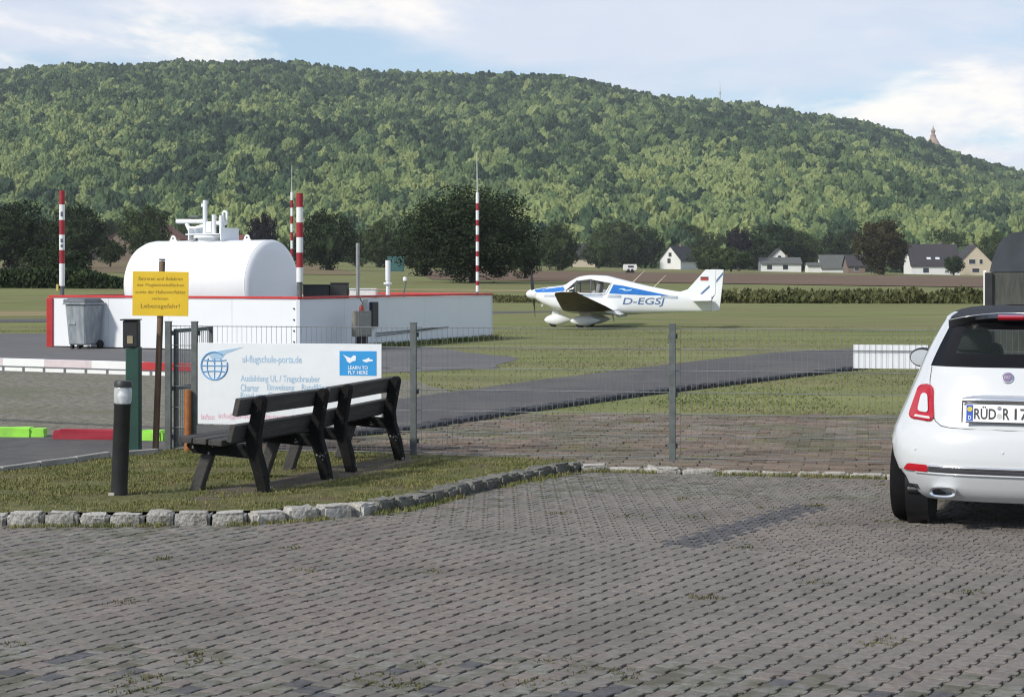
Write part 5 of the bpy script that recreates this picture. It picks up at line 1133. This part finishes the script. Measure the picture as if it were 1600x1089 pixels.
# ------------------------------------------------------------------ trees and hedges between airfield and village
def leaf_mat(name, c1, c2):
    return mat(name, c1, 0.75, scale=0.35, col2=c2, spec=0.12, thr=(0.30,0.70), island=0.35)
dk = leaf_mat('shaded_oak_leaves', (0.015,0.027,0.012), (0.040,0.060,0.023)); mdk = leaf_mat('mid_leaves', (0.028,0.047,0.017), (0.070,0.094,0.033))  # cloud shade over the trees is put into these dark leaf colours
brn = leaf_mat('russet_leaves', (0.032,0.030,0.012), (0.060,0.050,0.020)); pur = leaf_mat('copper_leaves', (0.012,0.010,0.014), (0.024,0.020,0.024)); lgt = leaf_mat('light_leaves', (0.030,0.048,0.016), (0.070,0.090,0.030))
bark = mat('bark', (0.045,0.038,0.030), 0.9, var=0.3, scale=4)
def crown_mesh(name, seed, nclump, nleaf, leaf, shape='round'):
    """unit crown: x,y in -1..1, z in 0..2, made of leaf faces gathered in clumps, with gaps"""
    g = np.random.default_rng(seed); V = []; F = []
    cen = []
    while len(cen) < nclump:
        p = g.uniform(-1, 1, 3); r = np.linalg.norm(p)
        if r > 1 or r < 0.25: continue
        if g.random() > r**1.2: continue
        if shape == 'cone' and math.hypot(p[0], p[1]) > 0.95*(1 - p[2])/2 + 0.12: continue
        if shape == 'wide' and p[2] < -0.75: continue
        cen.append(p)
    lump = [mnoise.noise(Vector((c*1.7 + seed).tolist())) for c in cen]
    for c, lu in zip(cen, lump):
        c = c*(0.93 + 0.28*lu); rad = g.uniform(0.14, 0.26)
        n = int(nleaf*g.uniform(.6, 1.4))
        d = g.normal(0, 1, (n, 3)); d /= np.linalg.norm(d, axis=1)[:, None]; P = c + d*rad*g.uniform(0.55, 1.0, (n, 1))
        for p, nn in zip(P, d):
            nv = nn + g.normal(0, .55, 3); nv /= np.linalg.norm(nv); t = np.cross(nv, g.normal(0, 1, 3)); t /= np.linalg.norm(t); b = np.cross(nv, t)
            s_ = leaf*g.uniform(.6, 1.4); o = len(V); p = p + (0, 0, 1)
            V += [tuple(p - t*s_*1.2), tuple(p + b*s_*0.7), tuple(p + t*s_*1.2), tuple(p - b*s_*0.7)]; F.append((o, o+1, o+2, o+3))
    # dense inner mass of the crown
    bm = bmesh.new(); bmesh.ops.create_icosphere(bm, subdivisions=4, radius=0.60)
    for v in bm.verts:
        k = 1 + 0.42*mnoise.noise(v.co*2.2 + Vector((seed, 0, 0))) + 0.25*mnoise.noise(v.co*5.5 + Vector((0, seed, 0)))
        v.co *= k
        if shape == 'cone': f_ = max(0.06, (1 - v.co.z)/2*0.95 + 0.08); v.co.x *= f_; v.co.y *= f_
        v.co.z += 1
    bm.verts.index_update(); o = len(V); V += [tuple(v.co) for v in bm.verts]; F += [tuple(v.index + o for v in f.verts) for f in bm.faces]; bm.free()
    me = bpy.data.meshes.new(name); me.from_pydata(V, [], F); me.update(); return me
CM = {k: crown_mesh('crown', i + 3, *a) for i, (k, a) in enumerate({'big': (330, 80, 0.021), 'a': (130, 62, 0.034), 'b': (130, 62, 0.034), 'c': (120, 62, 0.036), 'bush': (90, 62, 0.040, 'wide')}.items())}
CMM = {}
def tree(name, px, wpx, ytop, ybase, d, kind, m, label, group='trees along the village edge', low=0.12):
    x = (px-800)*d/FOC; zb = terr(x, d); zt = EYE - (ytop-HOR)*d/FOC; w = wpx*d/FOC; h = zt - zb
    t = tag(empty(name, (x, d, zb)), label, 'tree', group)
    key = (kind, m.name)
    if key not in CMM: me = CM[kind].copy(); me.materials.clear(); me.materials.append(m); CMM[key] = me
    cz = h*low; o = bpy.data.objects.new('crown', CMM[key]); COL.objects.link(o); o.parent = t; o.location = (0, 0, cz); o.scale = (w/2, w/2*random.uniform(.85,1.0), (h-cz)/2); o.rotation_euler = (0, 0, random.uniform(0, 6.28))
    r = max(0.12, h*0.030); tr = MB().tube([(0,0,-0.3),(0.02*h,0,h*0.2),(-0.01*h,0.01*h,h*0.42),(0,0,h*0.7)], [r*1.3, r, r*0.8, r*0.3], 8)
    for a in range(4):
        an = a*1.6 + random.random(); tr.tube([(0,0,h*(0.22+0.06*a)), (math.cos(an)*w*0.14, math.sin(an)*w*0.14, h*(0.38+0.07*a)), (math.cos(an)*w*0.30, math.sin(an)*w*0.30, h*(0.5+0.07*a))], [r*0.5, r*0.35, r*0.12], 6)
    tr.build('trunk', bark, t, smooth=60); return t
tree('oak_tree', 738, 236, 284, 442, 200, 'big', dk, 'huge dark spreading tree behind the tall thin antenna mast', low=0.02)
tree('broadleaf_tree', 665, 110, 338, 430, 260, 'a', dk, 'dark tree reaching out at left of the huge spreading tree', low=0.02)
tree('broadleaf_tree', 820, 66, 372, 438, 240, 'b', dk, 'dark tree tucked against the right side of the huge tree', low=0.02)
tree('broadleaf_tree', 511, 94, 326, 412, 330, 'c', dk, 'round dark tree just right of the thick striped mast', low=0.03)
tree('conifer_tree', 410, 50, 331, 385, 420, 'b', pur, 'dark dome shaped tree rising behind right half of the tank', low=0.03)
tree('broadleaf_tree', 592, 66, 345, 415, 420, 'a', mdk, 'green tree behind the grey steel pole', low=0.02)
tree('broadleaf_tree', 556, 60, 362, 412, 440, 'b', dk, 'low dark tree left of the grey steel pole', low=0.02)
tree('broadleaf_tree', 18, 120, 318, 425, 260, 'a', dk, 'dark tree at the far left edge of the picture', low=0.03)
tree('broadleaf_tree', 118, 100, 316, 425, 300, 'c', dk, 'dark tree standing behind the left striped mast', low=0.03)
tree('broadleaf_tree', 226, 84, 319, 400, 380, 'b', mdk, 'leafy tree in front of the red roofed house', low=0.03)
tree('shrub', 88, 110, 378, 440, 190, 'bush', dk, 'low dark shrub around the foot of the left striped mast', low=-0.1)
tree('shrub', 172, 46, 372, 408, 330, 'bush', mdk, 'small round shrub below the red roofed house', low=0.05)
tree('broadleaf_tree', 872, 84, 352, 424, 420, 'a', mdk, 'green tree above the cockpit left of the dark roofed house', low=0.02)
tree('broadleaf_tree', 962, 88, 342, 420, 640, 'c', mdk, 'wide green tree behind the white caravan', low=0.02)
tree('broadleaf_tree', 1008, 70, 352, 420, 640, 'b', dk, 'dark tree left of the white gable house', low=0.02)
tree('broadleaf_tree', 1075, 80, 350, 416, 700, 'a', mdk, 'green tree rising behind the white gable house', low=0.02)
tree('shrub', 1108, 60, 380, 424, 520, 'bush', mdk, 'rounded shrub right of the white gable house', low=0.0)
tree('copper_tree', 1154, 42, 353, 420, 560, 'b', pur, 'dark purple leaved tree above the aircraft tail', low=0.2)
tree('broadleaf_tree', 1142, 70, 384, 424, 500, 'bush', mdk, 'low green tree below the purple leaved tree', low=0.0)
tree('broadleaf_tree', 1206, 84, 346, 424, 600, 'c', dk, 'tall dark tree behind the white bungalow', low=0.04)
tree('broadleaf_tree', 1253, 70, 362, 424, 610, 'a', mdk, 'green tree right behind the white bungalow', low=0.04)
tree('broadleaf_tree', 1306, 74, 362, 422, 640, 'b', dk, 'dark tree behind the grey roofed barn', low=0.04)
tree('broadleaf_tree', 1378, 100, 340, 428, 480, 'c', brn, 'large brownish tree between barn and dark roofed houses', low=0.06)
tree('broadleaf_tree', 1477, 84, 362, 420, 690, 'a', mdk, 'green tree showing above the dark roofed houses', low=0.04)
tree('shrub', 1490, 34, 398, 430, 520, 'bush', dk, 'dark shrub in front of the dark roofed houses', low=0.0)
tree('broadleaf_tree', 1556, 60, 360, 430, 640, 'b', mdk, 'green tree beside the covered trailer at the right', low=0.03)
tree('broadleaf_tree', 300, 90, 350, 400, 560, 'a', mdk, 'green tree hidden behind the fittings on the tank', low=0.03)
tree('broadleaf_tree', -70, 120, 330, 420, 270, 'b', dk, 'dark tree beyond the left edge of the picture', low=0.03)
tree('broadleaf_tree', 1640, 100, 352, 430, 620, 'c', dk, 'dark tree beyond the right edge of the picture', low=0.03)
BGL = ['behind the dark roofed house over the cockpit', 'as a low clump left of the white caravan', 'between the caravan and the white gable house', 'high behind the roof of the white gable house', 'just right of the white gable house roof', 'left of the purple leaved tree, further back', 'right of the purple leaved tree, further back', 'above the ridge of the white bungalow', 'above the small white garage', 'above the grey roofed barn', 'left of the white house with two roof windows', 'above the left end of the long dark roof', 'above the cream gable house', 'left of the huge tree, further back', 'behind the thick striped mast, low and wide', 'between the two trees at the far left', 'between the left striped mast and the red roofed house', 'behind the right half of the tank, further back']
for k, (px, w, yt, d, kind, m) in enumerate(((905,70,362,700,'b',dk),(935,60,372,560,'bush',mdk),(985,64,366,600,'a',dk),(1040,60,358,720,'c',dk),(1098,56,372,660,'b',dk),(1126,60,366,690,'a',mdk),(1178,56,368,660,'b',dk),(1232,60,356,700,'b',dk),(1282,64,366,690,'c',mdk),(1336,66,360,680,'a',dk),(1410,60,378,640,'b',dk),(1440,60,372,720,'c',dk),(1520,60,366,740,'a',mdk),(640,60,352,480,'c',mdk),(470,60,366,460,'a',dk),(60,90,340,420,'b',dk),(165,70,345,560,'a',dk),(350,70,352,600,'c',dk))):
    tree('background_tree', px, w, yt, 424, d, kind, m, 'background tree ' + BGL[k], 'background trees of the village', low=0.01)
# long dark hedge on the left, weed strip on the right, rough grass
def leaf_strip(name, m, n, pick, size, label, kind=True):
    V = []; F = []
    for _ in range(n):
        p = pick()
        if p is None: continue
        nv = rng.normal(0, 1, 3); nv[2] = abs(nv[2])*0.6; nv /= np.linalg.norm(nv); t = np.cross(nv, (0.1, 0.2, 1.0)); t /= np.linalg.norm(t); b = np.cross(nv, t); s_ = size*random.uniform(.6, 1.5); p = np.array(p); o = len(V)
        V += [tuple(p - t*s_*0.6), tuple(p - b*s_), tuple(p + t*s_*0.6), tuple(p + b*s_)]; F.append((o, o+1, o+2, o+3))
    me = bpy.data.meshes.new(name); me.from_pydata(V, [], F); me.update(); return stuff(link(name, me, m), label, 'plants')
def pick_hedge():
    y = random.uniform(150, 158); px = random.uniform(-120, 215); x = (px-800)*y/FOC; h = (1.9 + 0.5*mnoise.noise(Vector((x*0.25, 0, 3))))*(1 - 0.45*sstep(120, 215, px)); zz = random.random()**0.7*h
    return x, y - (1 - zz/h)*1.0, terr(x, y) + zz - 0.4
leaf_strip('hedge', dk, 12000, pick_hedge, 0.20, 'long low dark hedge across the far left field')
def pick_weed():
    px = random.uniform(640, 1640); y = random.uniform(112, 126); x = (px-800)*y/FOC
    h = (0.50 + 0.75*mnoise.noise(Vector((x*0.5, y*0.3, 6))))*(0.25 + 0.75*sstep(1040, 1130, px)); zz = random.random()*h
    return x, y, terr(x, y) + zz
weedm = leaf_mat('weed_leaves', (0.050,0.062,0.022), (0.115,0.115,0.048)); leaf_strip('weed_strip', weedm, 26000, pick_weed, 0.16, 'strip of tall green weeds along the field edge')
def pick_mid():
    y = 17.5 + 45*random.random()**1.9; px = random.uniform(-60, 1660); x = (px-800)*y/FOC
    for poly in NOGRASS:
        if inside((x, y), poly): return None
    n = mnoise.noise(Vector((x*0.35, y*0.18, 2)))
    if n < 0.05 and random.random() < 0.85: return None
    return x, y, terr(x, y)
NOGRASS = [drive, bpoly, [(-16,33.5),(-3.0,31.4),(-0.4,33.5),(0.15,37.8),(-0.6,40.0),(-1.9,43.4),(-6.0,45),(-11.6,46),(-13,54),(-22,56)], [(-15,19.0),(-4,19.25),(-2.9,20.6),(-1.45,25.2),(-0.9,26.6),(-1.6,29.5),(-3.0,31.5),(-15,33.6)], [tuple(p) for p in (CC, CR, CB, CL)], [(-45,58),(-17.5,68.5),(-9,77),(-1.2,84.3),(2.4,88),(2.0,92),(-2,91.5),(-10,83),(-19,74),(-45,63.5)]]
blades('meadow_tufts', 15000, pick_mid, 0.008, 0.028, mat('meadow_blades', (0.105,0.132,0.042), 0.85, scale=0.5, col2=(0.225,0.235,0.098), spec=0.15, dirt=((0.24,0.20,0.11), 0.25, 0.5, 0.7, 0.7)), 0.010, 'short mown grass tufts across the airfield', per=2)
def pick_wallfoot():
    t = random.uniform(2.5, 10.3); q = CC + vv*t - uu*(0.10 + abs(random.gauss(0, .18))); return q.x, q.y, 0.0
blades('wall_weeds', 900, pick_wallfoot, 0.03, 0.16, MATS['meadow_blades'], 0.012, 'rough grass along the foot of the white wall')

# ------------------------------------------------------------------ village
hw = mat('house_white', (0.74,0.74,0.72), 0.8, var=0.04, scale=0.5); hcream = mat('house_cream', (0.58,0.50,0.38), 0.8, var=0.06, scale=0.5); hbr = mat('house_brick', (0.20,0.15,0.12), 0.9, var=0.15, scale=2)
rdk = mat('roof_dark', (0.040,0.036,0.042), 0.8, var=0.2, scale=2, stretch=(1,1,4)); rrd = mat('roof_red', (0.16,0.055,0.038), 0.85, var=0.2, scale=2, stretch=(1,1,4)); rgr = mat('roof_grey', (0.10,0.105,0.10), 0.85, var=0.15, scale=2); pane = mat('pane_dark', (0.03,0.035,0.045), 0.1); shut = mat('roof_window', (0.6,0.65,0.7), 0.2)
def house(name, px0, px1, ytop, ybase, d, gable, wm, rm, label, eave=0.5, depth=9.0, wins=(), rz=0.0, chimney=True, roofwins=()):
    """gable='front': gable wall faces the airfield; 'side': the roof slope does. px0..px1 = width in view"""
    w = (px1-px0)*d/FOC; x = ((px0+px1)/2-800)*d/FOC; zb = EYE - (ybase-HOR)*d/FOC; h = (ybase-ytop)*d/FOC; he = h*eave
    zg = min(terr(x, d), zb) - 0.5
    o = tag(empty(name, (x, d, zb), rz), label, 'house'); lo = zg - zb
    if gable == 'front':
        MB().prism([(-w/2,lo),(w/2,lo),(w/2,he),(0,h-0.12),(-w/2,he)], 0, depth, lambda u, v, q: Vector((u, q, v))).build('wall', wm, o)
        sl = math.hypot(w/2, h-he)
        rf = MB()
        for s_ in (-1, 1): rf.prism([(0, h), (s_*(w/2+0.45), he-0.45*(h-he)/(w/2)), (s_*(w/2+0.45), he-0.45*(h-he)/(w/2)-0.22), (0, h-0.24)], -0.35, depth+0.35, lambda u, v, q: Vector((u, q, v)))
        rf = rf.build('roof', rm, o)
    else:
        MB().prism([(0,lo),(depth,lo),(depth,he),(depth/2,h-0.12),(0,he)], -w/2, w/2, lambda u, v, q: Vector((q, u, v))).build('wall', wm, o)
        rf = MB()
        for s_ in (0, 1):
            e0 = -0.45 if s_ == 0 else depth+0.45; ez = he-0.45*(h-he)/(depth/2); rf.prism([(depth/2, h), (e0, ez), (e0, ez-0.22), (depth/2, h-0.24)], -w/2-0.35, w/2+0.35, lambda u, v, q: Vector((q, u, v)))
        rf = rf.build('roof', rm, o)
    if chimney: MB().box((w*0.18 if gable == 'side' else 0.3, depth*0.55, h+0.25), (0.6,0.6,1.1)).build('chimney', hbr, rf)
    for (u, v, ww, hh) in wins:
        f = MB().box((u*w, -0.03, v*h), (ww+0.16, 0.08, hh+0.16)).build('window', hw if wm is not hw else rgr, o); MB().box((u*w, -0.085, v*h), (ww, 0.03, hh)).build('pane', pane, f)
    for (u, t) in roofwins:
        yy = depth/2*(1-t); zz = he + (h-he)*(1-t) + 0.06
        MB().box((u*w, yy, zz), (1.3, 0.9, 0.08), Matrix.Rotation(math.atan2(h-he, depth/2), 3, 'X')).build('roof_window', shut, o)
    return o
house('white_house', 1029, 1065, 384, 421, 600, 'front', hw, rdk, 'white gable house with dark roof left of the aircraft tail', 0.42, 14, [(0.0,0.62,0.9,1.2),(-0.05,0.36,1.0,1.4)], R(-30))
house('red_roof_house', 168, 282, 334, 398, 520, 'front', hbr, rrd, 'broad brick house with red roof half hidden by a tree', 0.40, 16, [(-0.28,0.45,1.6,1.4),(0.28,0.45,1.6,1.4),(0.1,0.2,1.2,1.6)])
house('grey_roof_house', 96, 140, 343, 400, 500, 'side', hbr, rdk, 'dark roofed house between the trees behind the left mast', 0.45, 10)
house('red_roof_barn', 276, 402, 366, 398, 560, 'side', hbr, rrd, 'long red roof just above the top of the tank', 0.4, 12, (), 0, False)
house('dark_roof_house', 896, 930, 380, 416, 640, 'side', hcream, rdk, 'dark roofed house among trees above the aircraft cockpit', 0.40, 9, [(0.2,0.2,1.0,1.3)])
house('white_bungalow', 1190, 1252, 402, 426, 560, 'side', hw, rgr, 'low white bungalow below the tall dark tree', 0.62, 8, [(-0.3,0.35,1.4,1.2),(0.1,0.35,1.4,1.2)])
house('white_annex', 1204, 1232, 388, 424, 585, 'front', hw, rdk, 'white gable peeping out above the low bungalow', 0.6, 8, [(0,0.6,0.9,1.0)], 0, False)
house('white_garage', 1263, 1282, 410, 428, 550, 'side', hw, rgr, 'small white garage next to the low bungalow', 0.75, 6, (), 0, False)
house('grey_roof_barn', 1284, 1332, 398, 428, 570, 'side', hw, rgr, 'barn with grey roof and pale wall left of the brownish tree', 0.35, 9, (), 0, False)
house('brick_cottage', 1325, 1352, 398, 427, 540, 'side', hbr, rdk, 'little brick cottage under the brownish tree', 0.45, 8, [(0,0.22,1.4,1.0)])
house('dark_roof_house', 1424, 1500, 381, 431, 560, 'side', hw, rdk, 'white house with long dark roof and two roof windows', 0.36, 11, [(-0.2,0.17,1.6,1.3)], 0, True, [(-0.12,0.72),(0.06,0.72)])
house('cream_house', 1497, 1552, 383, 430, 575, 'front', hcream, rdk, 'cream gable house joined to the long dark roof', 0.40, 11, [(-0.1,0.45,2.0,1.4),(0.15,0.45,1.0,1.4),(0,0.16,2.2,1.2)])
house('orange_house', 1418, 1440, 386, 412, 680, 'front', mat('house_orange', (0.45,0.27,0.15), 0.8), rrd, 'small orange gable showing left of the long dark roof', 0.5, 8, (), 0, False)
# parked things at the edge of the fields
d = 380; cv = tag(empty('caravan', ((985-800)*d/FOC, d, terr((985-800)*d/FOC, d)), 0), 'white caravan parked in front of the wide green tree', 'caravan'); cz = EYE-(413-HOR)*d/FOC - cv.location.z
o = MB().prism([(-1.4,cz-1.3),(1.2,cz-1.3),(1.45,cz-0.7),(1.3,cz),(-1.3,cz),(-1.45,cz-0.5)], 0, 2.0, lambda u, v, q: Vector((u, q, v))).build('body', hw, cv); MB().box((0.1,-0.02,cz-0.5), (1.2,0.05,0.4)).build('window', pane, cv)
for x in (-0.4, 0.4): MB().lathe([(0,-0.1),(0.3,-0.1),(0.3,0.1),(0,0.1)], 14, Matrix.Translation((x, 0.1, cz-1.3)) @ Matrix.Rotation(R(90),4,'X')).build('wheel', MATS['tyre_black'], cv)
MB().box((0,1.0,(cz-1.5)/2), (1.8,1.2,max(0.2,cz-1.5))).build('chassis', black, cv)
d = 330; ct = tag(empty('teal_container', ((618-800)*d/FOC, d, terr((618-800)*d/FOC, d)), 0), 'teal metal container at left of the huge tree', 'container'); tz = EYE-(402-HOR)*d/FOC - ct.location.z; teal = mat('teal_steel', (0.05,0.15,0.15), 0.6, var=0.15, scale=2)
MB().box((0,1,tz/2), (2.9,2.2,tz), bev=0.05).build('case', teal, ct)
for k in range(7): MB().box((-1.2+k*0.4, -0.13, tz/2), (0.14,0.06,tz-0.3)).build('rib', teal, ct)
MB().box((0,1,tz+0.04), (3.1,2.4,0.08)).build('roof', mat('teal_light', (0.10,0.25,0.24), 0.5), ct)

# ------------------------------------------------------------------ on the ridge: stone monument and transmitter mast
def ridge_at(px, yy): return Vector(((px-800)*yy/FOC, yy, 0))
d = 2030.0; mx_ = (1458-800)*d/FOC; mz_ = EYE-(238-HOR)*d/FOC; mon = tag(empty('stone_monument', (mx_, d, mz_ - 14)), 'domed sandstone monument on the ridge at the far right', 'monument')
mon.scale = (1.3,1.3,1.12); sst = mat('sandstone', (0.36,0.27,0.215), 0.9, var=0.12, scale=0.2)
for k in range(6):
    a = k*math.pi/3 + 0.3; MB().box((6.4*math.cos(a), 6.4*math.sin(a), 9.0), (3.0, 3.0, 18.0), Matrix.Rotation(a, 3, 'Z'), bev=0.3).build('pillar', sst, mon)
MB().lathe([(7.6,16.5),(8.0,16.5),(8.0,18.4),(7.2,18.6),(6.6,18.8),(5.2,22.0),(3.9,24.6),(2.9,26.6),(2.5,28.2),(2.4,29.0),(0,29.0)], 12, Matrix.Rotation(0.3,4,'Z')).build('dome', sst, mon, smooth=30)
ln = MB().lathe([(2.6,29.01),(2.6,29.6),(1.6,29.8),(1.6,33.2),(2.2,33.4),(2.2,34.0),(1.2,35.4),(0.9,36.6),(0.25,37.6),(0.2,40.0),(0,40.2)], 12).build('lantern', sst, mon, smooth=30)
d = 2010.0; tx = (1125-800)*d/FOC; tzb = hill(tx, d); ztop = EYE-(127-HOR)*d/FOC; tm = tag(empty('transmitter_mast', (tx, d, tzb)), 'thin pale transmitter mast on the skyline of the hill', 'mast'); tmm = mat('mast_pale', (0.55,0.52,0.50), 0.6); H_ = ztop - tzb
MB().tube([(0,0,0),(0,0,H_*0.75)], [0.9,0.55], 8).build('shaft', tmm, tm); MB().tube([(0,0,H_*0.75),(0,0,H_)], [0.35,0.15], 6).build('aerial', tmm, tm); MB().lathe([(0,H_*0.62),(1.5,H_*0.62),(1.5,H_*0.66),(0,H_*0.66)], 10).build('ring_platform', tmm, tm)

# ------------------------------------------------------------------ haze
hb = MB().box((0, 1090, 150), (2600, 2240, 312)); hz_m = bpy.data.materials.new('haze'); hz_m.use_nodes = True; hn = hz_m.node_tree; hn.nodes.clear()
pv = hn.nodes.new('ShaderNodeVolumePrincipled'); pv.inputs['Color'].default_value = (0.86,0.92,1.0,1); pv.inputs['Density'].default_value = 0.00009; pv.inputs['Anisotropy'].default_value = 0.0
ho = hn.nodes.new('ShaderNodeOutputMaterial'); hn.links.new(pv.outputs[0], ho.inputs['Volume'])
stuff(hb.build('haze', hz_m))
